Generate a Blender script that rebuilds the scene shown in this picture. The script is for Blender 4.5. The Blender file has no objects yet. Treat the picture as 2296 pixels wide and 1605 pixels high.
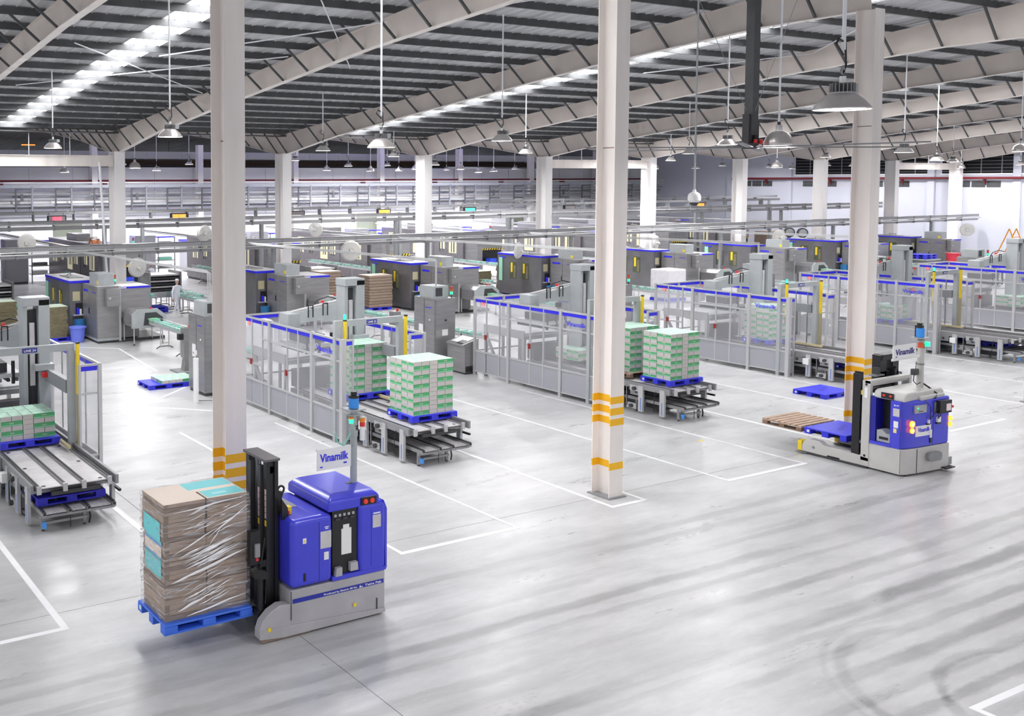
import bpy, bmesh, math, random
from mathutils import Matrix, Vector, Euler
random.seed(7)
S = bpy.context.scene
C = S.collection
PI = math.pi

# ---------------------------------------------------------------- camera
FPX, PX, PY, CAMH = 2253.13, 608.57, 536.03, 6.76
cd = bpy.data.cameras.new('camera')
cam = bpy.data.objects.new('camera', cd)
C.objects.link(cam)
R_ = (0.87652002, -0.48135501, -0.00316269)
D_ = (-0.03116044, -0.05018247, -0.99825385)
F_ = (0.48035578, 0.87508804, -0.05898517)
cam.matrix_world = Matrix(((R_[0], -D_[0], -F_[0], 0), (R_[1], -D_[1], -F_[1], 0), (R_[2], -D_[2], -F_[2], CAMH), (0, 0, 0, 1)))
cd.sensor_width = 36.0
cd.lens = FPX / 2296 * 36.0
cd.shift_x = (1148 - PX) / 2296
cd.shift_y = -(802.5 - PY) / 2296
cd.clip_end = 400
S.camera = cam

# ---------------------------------------------------------------- light and exposure
S.view_settings.view_transform = 'Standard'
S.view_settings.look = 'None'
S.view_settings.gamma = 1.0
S.view_settings.use_curve_mapping = False
S.view_settings.exposure = 0.0
W = bpy.data.worlds.new('world'); S.world = W
W.use_nodes = True
bg = W.node_tree.nodes['Background']
bg.inputs[0].default_value = (0.93, 0.95, 1.0, 1)
bg.inputs[1].default_value = 1.1
LAMP_W = 215.0
LAMP_COL = (1.0, 0.985, 0.99)

def area_light(name, loc, size, power, rot=(0, 0, 0), size_y=None, col=LAMP_COL):
    l = bpy.data.lights.new(name, 'AREA')
    l.energy = power; l.color = col
    l.shape = 'RECTANGLE' if size_y else 'DISK'
    l.size = size
    if size_y: l.size_y = size_y
    o = bpy.data.objects.new(name, l); C.objects.link(o)
    o.location = loc; o.rotation_euler = rot
    return o
# hall lighting outside the frame: the rows of bay lights that go on behind and beside the camera
for lx in (-9, 0, 9, 18, 27, 36, 45, 54):
    for ly in (-8, 1, 10):
        if (lx, ly) not in ((9, 10), (18, 10)):
            area_light('bay_light', (lx, ly, 7.7), 0.55, LAMP_W * .62)
for lx, ly in ((-4, 22), (-4, 33), (0, 44), (2, 56), (63, 20), (72, 20), (81, 20), (72, 30), (82, 31)):
    area_light('bay_light', (lx, ly, 7.7), 0.55, LAMP_W)

# ---------------------------------------------------------------- materials
MATS = {}
def mat(name, col, rough=0.5, metal=0.0, noise=0.0, nscale=4.0, bump=0.0, emit=None, es=0.0, alpha=1.0, stretch=None, trans=0.0, spec=None, coat=0.0):
    if name in MATS: return MATS[name]
    m = bpy.data.materials.new(name); MATS[name] = m
    m.use_nodes = True
    nt = m.node_tree; b = nt.nodes['Principled BSDF']
    b.inputs['Base Color'].default_value = (*col, 1)
    b.inputs['Roughness'].default_value = rough
    b.inputs['Metallic'].default_value = metal
    if spec is not None: b.inputs['Specular IOR Level'].default_value = spec
    if coat: b.inputs['Coat Weight'].default_value = coat
    if alpha < 1: b.inputs['Alpha'].default_value = alpha
    if trans: b.inputs['Transmission Weight'].default_value = trans
    if emit:
        b.inputs['Emission Color'].default_value = (*emit, 1)
        b.inputs['Emission Strength'].default_value = es
    if noise or bump:
        tc = nt.nodes.new('ShaderNodeTexCoord')
        mp = nt.nodes.new('ShaderNodeMapping')
        nt.links.new(tc.outputs['Object'], mp.inputs[0])
        if stretch: mp.inputs['Scale'].default_value = stretch
        nz = nt.nodes.new('ShaderNodeTexNoise')
        nz.inputs['Scale'].default_value = nscale; nz.inputs['Detail'].default_value = 4
        nt.links.new(mp.outputs[0], nz.inputs['Vector'])
        if noise:
            cr = nt.nodes.new('ShaderNodeValToRGB')
            cr.color_ramp.elements[0].position = 0.3; cr.color_ramp.elements[1].position = 0.7
            cr.color_ramp.elements[0].color = (*[c * (1 - noise) for c in col], 1)
            cr.color_ramp.elements[1].color = (*[min(1, c * (1 + noise * 0.6)) for c in col], 1)
            nt.links.new(nz.outputs[0], cr.inputs[0])
            nt.links.new(cr.outputs[0], b.inputs['Base Color'])
        if bump:
            bp = nt.nodes.new('ShaderNodeBump'); bp.inputs['Strength'].default_value = bump
            bp.inputs['Distance'].default_value = 0.02
            nt.links.new(nz.outputs[0], bp.inputs['Height'])
            nt.links.new(bp.outputs[0], b.inputs['Normal'])
    return m

CREAM_LIT = mat('lit_column_paint', (0.93, 0.90, 0.89), 0.5)  # column cream lightened for the far rows, painting in the strong light there
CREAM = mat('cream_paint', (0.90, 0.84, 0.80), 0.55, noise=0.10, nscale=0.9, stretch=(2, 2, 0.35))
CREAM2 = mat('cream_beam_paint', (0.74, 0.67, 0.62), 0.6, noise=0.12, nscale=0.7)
WHITEP = mat('white_paint', (0.86, 0.86, 0.9), 0.5)
WALLW = mat('wall_white', (0.64, 0.655, 0.75), 0.8, noise=0.05, nscale=0.2)
WALLG = mat('wall_panel_grey', (0.74, 0.74, 0.77), 0.6, noise=0.08, nscale=0.4)
PURL = mat('purlin_steel', (0.085, 0.088, 0.093), 0.5, noise=0.25, nscale=2.0)
SHEET = mat('roof_sheet', (0.60, 0.60, 0.62), 0.5, noise=0.25, nscale=0.7, stretch=(3, .4, 1))
BLACK = mat('black_steel', (0.012, 0.012, 0.015), 0.4)
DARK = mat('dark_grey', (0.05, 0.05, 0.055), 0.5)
VOID = mat('dark_void', (0.006, 0.006, 0.01), 0.9)
STEEL = mat('stainless', (0.34, 0.335, 0.34), 0.34, metal=0.55, noise=0.12, nscale=1.2, stretch=(1, 1, 6))
STEELD = mat('stainless_dark', (0.21, 0.205, 0.215), 0.34, metal=0.5, noise=0.2, nscale=1.0)
GREYP = mat('grey_paint', (0.40, 0.425, 0.435), 0.45, noise=0.06)
GREYM = mat('mid_grey_paint', (0.26, 0.27, 0.28), 0.5, noise=0.1)
ALU = mat('aluminium', (0.55, 0.55, 0.56), 0.35, metal=0.35)
ALUD = mat('aluminium_shadow', (0.31, 0.31, 0.32), 0.42, metal=0.4)
PANEL = mat('panel_grey', (0.37, 0.37, 0.41), 0.5)
BLUE = mat('machine_blue', (0.03, 0.025, 0.80), 0.35)
BLUEV = mat('vehicle_blue', (0.05, 0.055, 0.68), 0.28, noise=0.06, nscale=3, coat=0.3)
BLUEP = mat('pallet_blue', (0.035, 0.04, 0.72), 0.45, noise=0.08, nscale=5)
BLUEP2 = mat('light_pallet_blue', (0.05, 0.17, 0.80), 0.42, noise=0.06, nscale=5)
BLUEN = mat('navy_pallet', (0.012, 0.012, 0.30), 0.45)
CYANB = mat('scanner_blue', (0.04, 0.30, 0.85), 0.4)
YEL = mat('yellow', (0.90, 0.66, 0.03), 0.45)
YELB = mat('band_yellow', (0.93, 0.50, 0.01), 0.5)
RED = mat('red', (0.75, 0.03, 0.03), 0.4)
REDD = mat('pipe_red', (0.15, 0.008, 0.014), 0.5)
ORANGE = mat('orange', (0.9, 0.25, 0.02), 0.45)
GREENT = mat('teal_pack', (0.25, 0.62, 0.50), 0.5)
WHITE = mat('white_plastic', (0.85, 0.85, 0.85), 0.45)
PLATE = mat('deck_plate', (0.62, 0.60, 0.61), 0.5, metal=0.2, noise=0.1)
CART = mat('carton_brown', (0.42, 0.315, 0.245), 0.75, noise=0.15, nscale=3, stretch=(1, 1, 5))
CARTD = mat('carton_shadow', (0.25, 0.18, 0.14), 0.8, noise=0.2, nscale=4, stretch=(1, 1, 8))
CARTL = mat('carton_top', (0.86, 0.74, 0.64), 0.7)
OLIVE = mat('olive_carton', (0.22, 0.19, 0.11), 0.8, noise=0.3, nscale=6, stretch=(1, 1, 4))
OLIVET = mat('olive_carton_top', (0.70, 0.80, 0.66), 0.6)
CYANC = mat('carton_cyan', (0.18, 0.66, 0.70), 0.6)
CYANL = mat('carton_cyan_line', (0.10, 0.32, 0.70), 0.6)
WOOD = mat('pallet_wood', (0.50, 0.36, 0.27), 0.75, noise=0.25, nscale=3, stretch=(1, 8, 1))
WOODD = mat('pallet_wood_dark', (0.25, 0.16, 0.11), 0.8, noise=0.3, nscale=6)
SKIN = mat('skin', (0.62, 0.38, 0.28), 0.5)
CLOTH = mat('white_cloth', (0.82, 0.84, 0.92), 0.8)
WRAPW = mat('white_wrap', (0.82, 0.80, 0.84), 0.35, noise=0.08, bump=0.6, nscale=5)
CBG = mat('milk_green', (0.085, 0.40, 0.155), 0.5)
CBL = mat('milk_light_green', (0.24, 0.60, 0.36), 0.5)
CBW = mat('milk_white', (0.56, 0.535, 0.51), 0.5)
CBT = mat('milk_top', (0.50, 0.74, 0.61), 0.5, noise=0.22, nscale=7)
SCREW = mat('rubber', (0.02, 0.02, 0.02), 0.7)
LEDW = mat('lamp_glow', (1, 1, 1), 0.4, emit=(0.93, 0.92, 1.0), es=7.0)
SKYL = mat('skylight_panel', (0.9, 0.9, 0.9), 0.4, emit=(1.0, 1.0, 1.0), es=20.0)
LGREEN = mat('lamp_green', (0.05, 0.8, 0.4), 0.3, emit=(0.02, 0.9, 0.35), es=1.4)
LRED = mat('lamp_red', (0.8, 0.05, 0.03), 0.3, emit=(1.0, 0.08, 0.05), es=0.06)
LAMB = mat('lamp_amber', (1, 0.3, 0.05), 0.3, emit=(1.0, 0.16, 0.015), es=5.0)
LAMC = mat('lamp_amber_core', (1, 0.7, 0.2), 0.3, emit=(1.0, 0.5, 0.06), es=12.0)
DSPR = mat('display_red', (1, 0.1, 0.15), 0.4, emit=(1.0, 0.10, 0.17), es=1.5)
DSPO = mat('display_orange', (1, 0.4, 0.05), 0.4, emit=(1.0, 0.28, 0.06), es=1.8)
DSPG = mat('display_green', (0.1, 0.9, 0.5), 0.4, emit=(0.05, 0.8, 0.42), es=1.5)
DISPB = mat('display_off', (0.22, 0.20, 0.20), 0.4)
SHADE = mat('lamp_shade_metal', (0.66, 0.62, 0.60), 0.30, metal=0.7)
FANW = mat('fan_mesh_white', (0.75, 0.74, 0.70), 0.5)

def glass(name, tint, a, rough=0.03):
    m = bpy.data.materials.new(name); m.use_nodes = True
    nt = m.node_tree; nt.nodes.clear()
    o = nt.nodes.new('ShaderNodeOutputMaterial'); mx = nt.nodes.new('ShaderNodeMixShader')
    t = nt.nodes.new('ShaderNodeBsdfTransparent'); g = nt.nodes.new('ShaderNodeBsdfPrincipled')
    g.inputs['Base Color'].default_value = (*tint, 1); g.inputs['Roughness'].default_value = rough
    g.inputs['Specular IOR Level'].default_value = 0.6
    mx.inputs[0].default_value = a
    nt.links.new(t.outputs[0], mx.inputs[1]); nt.links.new(g.outputs[0], mx.inputs[2]); nt.links.new(mx.outputs[0], o.inputs[0])
    return m
GLASS = glass('clear_guard_pane', (0.72, 0.72, 0.76), 0.17)
MESHM = glass('fan_guard', (0.80, 0.79, 0.76), 0.62, 0.5)

def film_mat():
    m = bpy.data.materials.new('stretch_film'); m.use_nodes = True
    nt = m.node_tree; nt.nodes.clear()
    N = nt.nodes.new; L = nt.links.new
    o = N('ShaderNodeOutputMaterial'); mx = N('ShaderNodeMixShader'); t = N('ShaderNodeBsdfTransparent')
    g = N('ShaderNodeBsdfPrincipled'); g.inputs['Base Color'].default_value = (0.72, 0.72, 0.75, 1)
    g.inputs['Roughness'].default_value = 0.12; g.inputs['Specular IOR Level'].default_value = 1.0
    tc = N('ShaderNodeTexCoord'); mp = N('ShaderNodeMapping')
    mp.inputs['Rotation'].default_value = (0.0, 0.25, 0.0); mp.inputs['Scale'].default_value = (1.0, 1.6, 11.0)
    nz = N('ShaderNodeTexNoise'); nz.inputs['Scale'].default_value = 2.6; nz.inputs['Detail'].default_value = 5
    L(tc.outputs['Object'], mp.inputs[0]); L(mp.outputs[0], nz.inputs['Vector'])
    bp = N('ShaderNodeBump'); bp.inputs['Strength'].default_value = 1.0; bp.inputs['Distance'].default_value = 0.05
    L(nz.outputs[0], bp.inputs['Height']); L(bp.outputs[0], g.inputs['Normal'])
    cr = N('ShaderNodeValToRGB')
    cr.color_ramp.elements[0].position = 0.50; cr.color_ramp.elements[0].color = (0.10, 0.10, 0.10, 1)
    cr.color_ramp.elements[1].position = 0.72; cr.color_ramp.elements[1].color = (0.75, 0.75, 0.75, 1)
    L(nz.outputs[0], cr.inputs[0]); L(cr.outputs[0], mx.inputs[0])
    L(t.outputs[0], mx.inputs[1]); L(g.outputs[0], mx.inputs[2]); L(mx.outputs[0], o.inputs[0])
    return m
FILM = film_mat()

def floor_mat():
    m = bpy.data.materials.new('polished_concrete'); m.use_nodes = True
    nt = m.node_tree; N = nt.nodes.new; L = nt.links.new
    b = nt.nodes['Principled BSDF']
    geo = N('ShaderNodeNewGeometry'); sep = N('ShaderNodeSeparateXYZ'); L(geo.outputs['Position'], sep.inputs[0])
    def noise(scale, sc=(1, 1, 1), detail=5, rough=0.55):
        mp = N('ShaderNodeMapping'); mp.inputs['Scale'].default_value = sc
        L(geo.outputs['Position'], mp.inputs[0])
        n = N('ShaderNodeTexNoise'); n.inputs['Scale'].default_value = scale; n.inputs['Detail'].default_value = detail
        n.inputs['Roughness'].default_value = rough
        L(mp.outputs[0], n.inputs['Vector']); return n.outputs[0]
    def ramp(v, p0, p1, c0=0.0, c1=1.0):
        r = N('ShaderNodeMapRange'); r.inputs[1].default_value = p0; r.inputs[2].default_value = p1
        r.inputs[3].default_value = c0; r.inputs[4].default_value = c1
        r.interpolation_type = 'SMOOTHSTEP'
        L(v, r.inputs[0]); return r.outputs[0]
    def mth(op, a, bb, cc=None):
        n = N('ShaderNodeMath'); n.operation = op
        for i, v in enumerate((a, bb, cc)):
            if v is None: continue
            if isinstance(v, (int, float)): n.inputs[i].default_value = v
            else: L(v, n.inputs[i])
        return n.outputs[0]
    # base tone with cloudy patches
    big = noise(0.22, (1, 1, 1), 6, 0.6); fine = noise(1.1, (0.35, 1.4, 1), 7, 0.7)
    v = ramp(big, 0.3, 0.7, 0.49, 0.57)
    v = mth('MULTIPLY', v, ramp(noise(0.8, (0.45, 1.1, 1), 8, 0.65), 0.32, 0.68, 0.86, 1.07))
    v = mth('MULTIPLY', v, ramp(noise(3.2, (0.3, 1.2, 1), 8, 0.75), 0.3, 0.7, 0.93, 1.05))
    v = mth('ADD', v, ramp(noise(1.6, (0.6, 1.3, 1), 9, 0.8), 0.58, 0.74, 0.0, 0.13))
    v = mth('MULTIPLY', v, ramp(fine, 0.28, 0.72, 0.94, 1.05))
    # rubbed wheel tracks that run along x, each with its own place, width and darkness
    wob = mth('MULTIPLY', mth('SUBTRACT', noise(0.09, (1, 0.2, 1), 2), 0.5), 0.5)
    y = mth('ADD', sep.outputs['Y'], wob)
    worn = ramp(noise(0.35, (0.4, 2.2, 1), 5), 0.32, 0.66, 0.05, 1.0)
    edge = mth('MULTIPLY', mth('SUBTRACT', noise(2.2, (0.5, 1.6, 1), 6, .7), 0.5), 0.22)
    tot = None
    for y0, w, d in ((12.75, .10, .18), (12.2, .08, .14), (12.0, .10, .16), (11.35, .12, .22), (10.9, .08, .16), (10.2, .12, .26), (9.75, .07, .14), (9.2, .15, .32), (8.85, .07, .16), (8.35, .10, .20), (7.85, .13, .34), (7.35, .10, .20), (6.9, .09, .24), (6.4, .12, .20), (13.2, .12, .16), (5.7, .15, .2)):
        a = mth('ABSOLUTE', mth('SUBTRACT', y, y0), 0)
        s = ramp(mth('ADD', a, edge), w * 0.5, w * 1.45, d, 0.0)
        tot = s if tot is None else mth('ADD', tot, s)
    # curved tracks where vehicles turn
    for cx, cy, r, w, d in ((14.7, 6.35, 2.16, .09, .26), (14.75, 6.3, 2.45, .05, .12), (15.1, 5.6, 1.85, .08, .24)):
        dx = mth('SUBTRACT', sep.outputs['X'], cx); dy = mth('SUBTRACT', sep.outputs['Y'], cy)
        rr = mth('SQRT', mth('ADD', mth('MULTIPLY', dx, dx), mth('MULTIPLY', dy, dy)), 0)
        s = ramp(mth('ADD', mth('ABSOLUTE', mth('SUBTRACT', rr, r), 0), edge), w * .4, w * 1.6, d, 0.0)
        s = mth('MULTIPLY', s, ramp(dx, 0.1, 1.1, 1.0, 0.0))
        s = mth('MULTIPLY', s, ramp(dy, -0.6, 0.6, 0.0, 1.0))
        tot = mth('ADD', tot, s)
    tot = mth('MULTIPLY', mth('MULTIPLY', tot, worn), 1.75)
    v = mth('MULTIPLY', v, mth('SUBTRACT', 1.0, tot))
    # scuffs
    sc = ramp(noise(2.4, (0.5, 1.3, 1), 9, 0.7), 0.50, 0.85, 0.0, 0.12)
    v = mth('MULTIPLY', v, mth('SUBTRACT', 1.0, sc))
    # small dark spots
    sp = ramp(noise(14.0, (1, 1, 1), 2), 0.76, 0.84, 0.0, 0.2)
    v = mth('MULTIPLY', v, mth('SUBTRACT', 1.0, sp))
    cmb = N('ShaderNodeCombineColor')
    L(v, cmb.inputs[0]); L(mth('MULTIPLY', v, 1.0), cmb.inputs[1]); L(mth('MULTIPLY', v, 1.015), cmb.inputs[2])
    L(cmb.outputs[0], b.inputs['Base Color'])
    L(ramp(fine, 0.3, 0.7, 0.26, 0.42), b.inputs['Roughness'])
    b.inputs['Specular IOR Level'].default_value = 0.55
    bp = N('ShaderNodeBump'); bp.inputs['Strength'].default_value = 0.12; bp.inputs['Distance'].default_value = 0.01
    L(noise(1.2, (1, 1, 1), 3), bp.inputs['Height']); L(bp.outputs[0], b.inputs['Normal'])
    return m
FLOOR = floor_mat()

# ---------------------------------------------------------------- mesh helpers
class G:
    """collects boxes, tubes and prisms; build() links them as ONE mesh object"""
    def __init__(s): s.v = []; s.f = []; s.m = []; s.mats = []
    def mi(s, m):
        if m not in s.mats: s.mats.append(m)
        return s.mats.index(m)
    def add(s, vs, fs, m):
        n = len(s.v); k = s.mi(m)
        s.v += [tuple(v) for v in vs]
        s.f += [tuple(i + n for i in f) for f in fs]; s.m += [k] * len(fs)
    def box(s, a, b, m):
        x0, y0, z0 = a; x1, y1, z1 = b
        s.add([(x0, y0, z0), (x1, y0, z0), (x1, y1, z0), (x0, y1, z0), (x0, y0, z1), (x1, y0, z1), (x1, y1, z1), (x0, y1, z1)],
              [(3, 2, 1, 0), (4, 5, 6, 7), (0, 1, 5, 4), (1, 2, 6, 5), (2, 3, 7, 6), (3, 0, 4, 7)], m); return s
    def bar(s, p, q, w, h, m):
        p = Vector(p); q = Vector(q); d = (q - p).normalized()
        up = Vector((0, 0, 1)) if abs(d.z) < 0.95 else Vector((0, 1, 0))
        x = d.cross(up).normalized() * (w / 2); y = x.cross(d).normalized() * (h / 2)
        vs = [p - x - y, p + x - y, p + x + y, p - x + y, q - x - y, q + x - y, q + x + y, q - x + y]
        s.add(vs, [(0, 1, 2, 3), (7, 6, 5, 4), (4, 5, 1, 0), (5, 6, 2, 1), (6, 7, 3, 2), (7, 4, 0, 3)], m); return s
    def tube(s, p, q, r, m, n=10, r2=None, caps=True):
        p = Vector(p); q = Vector(q); d = (q - p).normalized(); r2 = r if r2 is None else r2
        up = Vector((0, 0, 1)) if abs(d.z) < 0.95 else Vector((0, 1, 0))
        x = d.cross(up).normalized(); y = x.cross(d).normalized()
        vs = []
        for i in range(n):
            a = 2 * PI * i / n; e = x * math.cos(a) + y * math.sin(a)
            vs.append(p + e * r); vs.append(q + e * r2)
        fs = [(2 * i, 2 * i + 1, (2 * i + 3) % (2 * n), (2 * i + 2) % (2 * n)) for i in range(n)]
        if caps:
            fs.append(tuple(2 * i for i in range(n))); fs.append(tuple(2 * i + 1 for i in range(n))[::-1])
        s.add(vs, fs, m); return s
    def path(s, pts, r, m, n=6):
        for a, b in zip(pts, pts[1:]): s.tube(a, b, r, m, n)
        return s
    def lathe(s, prof, m, n=20, o=(0, 0, 0)):
        vs = []; k = len(prof)
        for i in range(n):
            a = 2 * PI * i / n
            for r, z in prof: vs.append((o[0] + r * math.cos(a), o[1] + r * math.sin(a), o[2] + z))
        fs = []
        for i in range(n):
            j = (i + 1) % n
            for t in range(k - 1): fs.append((i * k + t, j * k + t, j * k + t + 1, i * k + t + 1))
        s.add(vs, fs, m); return s
    def prism(s, poly, ax, a, b, m):
        """poly in the two other axes (in xyz order), extruded from a to b along ax"""
        def P(u, v, t): return (t, u, v) if ax == 'x' else (u, t, v) if ax == 'y' else (u, v, t)
        n = len(poly)
        vs = [P(u, v, a) for u, v in poly] + [P(u, v, b) for u, v in poly]
        fs = [tuple(range(n)), tuple(range(2 * n - 1, n - 1, -1))] + [(i, i + n, (i + 1) % n + n, (i + 1) % n) for i in range(n)]
        s.add(vs, fs, m); return s
    def mesh(s, name):
        me = bpy.data.meshes.new(name); me.from_pydata(s.v, [], s.f)
        for m in s.mats: me.materials.append(m)
        me.polygons.foreach_set('material_index', s.m)
        bm = bmesh.new(); bm.from_mesh(me); bmesh.ops.recalc_face_normals(bm, faces=bm.faces); bm.to_mesh(me); bm.free()
        return me
    def build(s, name, parent=None, loc=(0, 0, 0), rz=0, smooth=False, bevel=0, label=None):
        o = bpy.data.objects.new(name, s.mesh(name)); C.objects.link(o)
        o.location = loc; o.rotation_euler.z = rz
        if parent: o.parent = parent
        if smooth:
            for p in o.data.polygons: p.use_smooth = True
            md = o.modifiers.new('es', 'EDGE_SPLIT'); md.split_angle = math.radians(40)
        if bevel:
            md = o.modifiers.new('bv', 'BEVEL'); md.width = bevel; md.segments = 3; md.limit_method = 'ANGLE'; md.angle_limit = math.radians(40)
            for p in o.data.polygons: p.use_smooth = True
            o.modifiers.new('wn', 'WEIGHTED_NORMAL')
        if label: o['label'] = label
        return o

def bx(a, b, m): return G().box(a, b, m)
def thing(name, label, cat, loc=(0, 0, 0), rz=0, group=None):
    o = bpy.data.objects.new(name, None); C.objects.link(o)
    o.empty_display_size = 0.2
    o.location = loc; o.rotation_euler.z = rz
    return tag(o, label, cat, group)
def tag(o, label, cat, group=None):
    o['label'] = label; o['category'] = cat
    if group: o['group'] = group
    return o
def struct(o): o['kind'] = 'structure'; return o
def inst(name, me, parent=None, loc=(0, 0, 0), rz=0, rot=None):
    o = bpy.data.objects.new(name, me); C.objects.link(o)
    o.location = loc; o.rotation_euler = rot if rot else (0, 0, rz)
    if parent: o.parent = parent
    return o
KIDS = {}
def dup(root, loc, rz=None, label=None, group=None):
    r = root.copy(); C.objects.link(r); r.location = loc
    if rz is not None: r.rotation_euler.z = rz
    if label: r['label'] = label
    if group: r['group'] = group
    for ch in root.children:
        c = ch.copy(); C.objects.link(c); c.parent = r
        for g in ch.children:
            d = g.copy(); C.objects.link(d); d.parent = c
    return r
def text(s, parent, o, xd, yd, h, m, name='lettering', spread=1.0, bold=0.0, width=None):
    """flat lettering: o = lower-left corner, xd/yd = reading and up directions, h = cap height"""
    cu = bpy.data.curves.new(name, 'FONT'); cu.body = s; cu.size = 1.0; cu.extrude = 0.004; cu.offset = bold; cu.resolution_u = 2
    t = bpy.data.objects.new(name, cu); C.objects.link(t)
    bpy.context.view_layer.update()
    me = bpy.data.meshes.new_from_object(t.evaluated_get(bpy.context.evaluated_depsgraph_get()))
    bpy.data.objects.remove(t); bpy.data.curves.remove(cu)
    me.name = name; me.materials.clear(); me.materials.append(m)
    xs = [v.co.x for v in me.vertices]; w = max(xs) - min(xs); x0 = min(xs)
    k = h / 0.70; kx = width / w if width else k * spread
    X = Vector(xd).normalized(); Y = Vector(yd).normalized(); Z = X.cross(Y); O = Vector(o)
    for v in me.vertices: v.co = O + X * ((v.co.x - x0) * kx) + Y * (v.co.y * k) + Z * (v.co.z * 0.5 + 0.0015)
    me.update()
    ob = bpy.data.objects.new(name, me); C.objects.link(ob)
    if parent: ob.parent = parent
    return ob
ORD = ['zeroth', 'first', 'second', 'third', 'fourth', 'fifth', 'sixth', 'seventh', 'eighth', 'ninth', 'tenth', 'eleventh', 'twelfth', 'thirteenth', 'fourteenth', 'fifteenth', 'sixteenth', 'seventeenth', 'eighteenth', 'nineteenth', 'twentieth']

# ================================================================ THE SETTING
BAY = 9.0
COLX = [7.28 + BAY * k for k in range(-1, 10)]     # near corner x of each column
# floor: slabs with open joints over a dark base
flr = struct(bx((-21, -16, -0.4), (90, 118, -0.02), DARK).build('floor'))
sm = G().box((0, 0, -0.02), (26.988, 14.988, 0.0), FLOOR).mesh('floor_slab')
for i in range(-1, 3):
    for j in range(-2, 7):
        inst('floor_slab', sm, flr, (7.36 + 27 * i + .006, 15.08 + 15 * j + .006, 0))
PAINTW = mat('floor_line_white', (0.86, 0.86, 0.88), 0.45, noise=0.04, nscale=3)
PAINTF = mat('floor_line_worn', (0.74, 0.74, 0.76), 0.5, noise=0.14, nscale=2.5)
import itertools
FLZ = itertools.count()
def fline(x0, y0, x1, y1, w=0.10, m=PAINTW, name='floor_line', z=None):
    z = .0022 + .0007 * (next(FLZ) % 9)
    g = G(); p = Vector((x0, y0, 0)); q = Vector((x1, y1, 0)); d = (q - p).normalized(); n = Vector((-d.y, d.x, 0)) * (w / 2)
    g.add([p - n, q - n, q + n, p + n, p - n + Vector((0, 0, z)), q - n + Vector((0, 0, z)), q + n + Vector((0, 0, z)), p + n + Vector((0, 0, z))],
          [(3, 2, 1, 0), (4, 5, 6, 7), (0, 1, 5, 4), (1, 2, 6, 5), (2, 3, 7, 6), (3, 0, 4, 7)], m)
    return g.build(name, flr)
YL = 14.50
for k in range(0, 8):
    xr = 4.38 + 9 * k; xl = xr - 2.75
    fline(xl - .05, YL, xr + .05, YL, 0.11)                 # near edge of each bay box
    fline(xr, YL + .055, xr, 24.2 if k else 21.2, 0.11 if k == 0 else 0.075, PAINTW if k < 1 else PAINTF)
    if k: fline(xl, YL + .055, xl, 24.5, 0.085, PAINTF if k > 1 else PAINTW)
    if k < 7: fline(xr + 2.62, 17.6 if k else 14.9, xr + 2.62, 27, 0.08, PAINTF)
for k in range(0, 5):
    x = COLX[k + 1]
    fline(x - .30, 14.47, x + .62, 14.47, 0.10); fline(x + .62, 14.42, x + .62, 15.9, 0.09); fline(x - .33, 14.42, x - .33, 21.5, 0.09)
fline(13.78, 6.60, 18.5, 6.50, 0.10); fline(13.83, 6.63, 13.78, 2.0, 0.10)
fline(13.2, 29.9, 10.85, 27.9, 0.09); fline(10.85, 27.95, 13.2, 25.7, 0.09)
fline(12.5, 39.3, 13.9, 38.1, 0.08); fline(13.9, 38.1, 13.4, 32.9, 0.08); fline(19.9, 47.4, 22.0, 49.5, 0.09); fline(17.6, 45.4, 19.9, 47.4, 0.09)
fline(19.5, 38.4, 30.0, 37.9, 0.08); fline(19.9, 27.6, 18.9, 31.2, 0.08)
for x, y in ((19.1, 17.6), (21.9, 17.1), (9.3, 17.4), (8.0, 17.9), (32.0, 13.4), (12.6, 30.3), (11.9, 31.0), (33.2, 13.2)):
    fline(x, y, x + .25, y + .02, 0.05, YEL if x < 30 else YEL)
fline(31.6, 13.35, 33.4, 13.3, 0.07, YEL)

# walls
YW = 75.7; XW = 89.3
wb = struct(bx((-30, YW, 0), (XW - .2, YW + .25, 7.78), WALLG).build('wall_back'))
pj = G().box((0, -0.012, 0), (0.02, 0.0, 7.7), GREYM).mesh('panel_joint')
pz = G().box((-30, YW - .012, 3.9), (XW - .2, YW, 3.93), GREYM).build('panel_joint', wb)
for i in range(30): inst('panel_joint', pj, wb, (-10 + 3.4 * i, YW, 0))
wr = struct(bx((XW, -20, 0), (XW + .3, 60.4, 12.9), WALLW).build('wall_right'))
wr2 = struct(bx((XW, 60.4, 0), (XW + .3, 115, 12.9), WALLW).build('wall_right_far'))
pil = G().box((-0.18, -0.28, 0), (0, 0.28, 12.8), WALLW).mesh('pilaster')
brk = G().prism([(0, 0), (0.0, -0.5), (-0.45, 0)], 'y', -.05, .05, REDD).mesh('pipe_bracket')
for j in range(10): inst('pilaster', pil, wr if 9 + 6.4 * j < 60 else wr2, (XW, 9 + 6.4 * j, 0))
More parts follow.
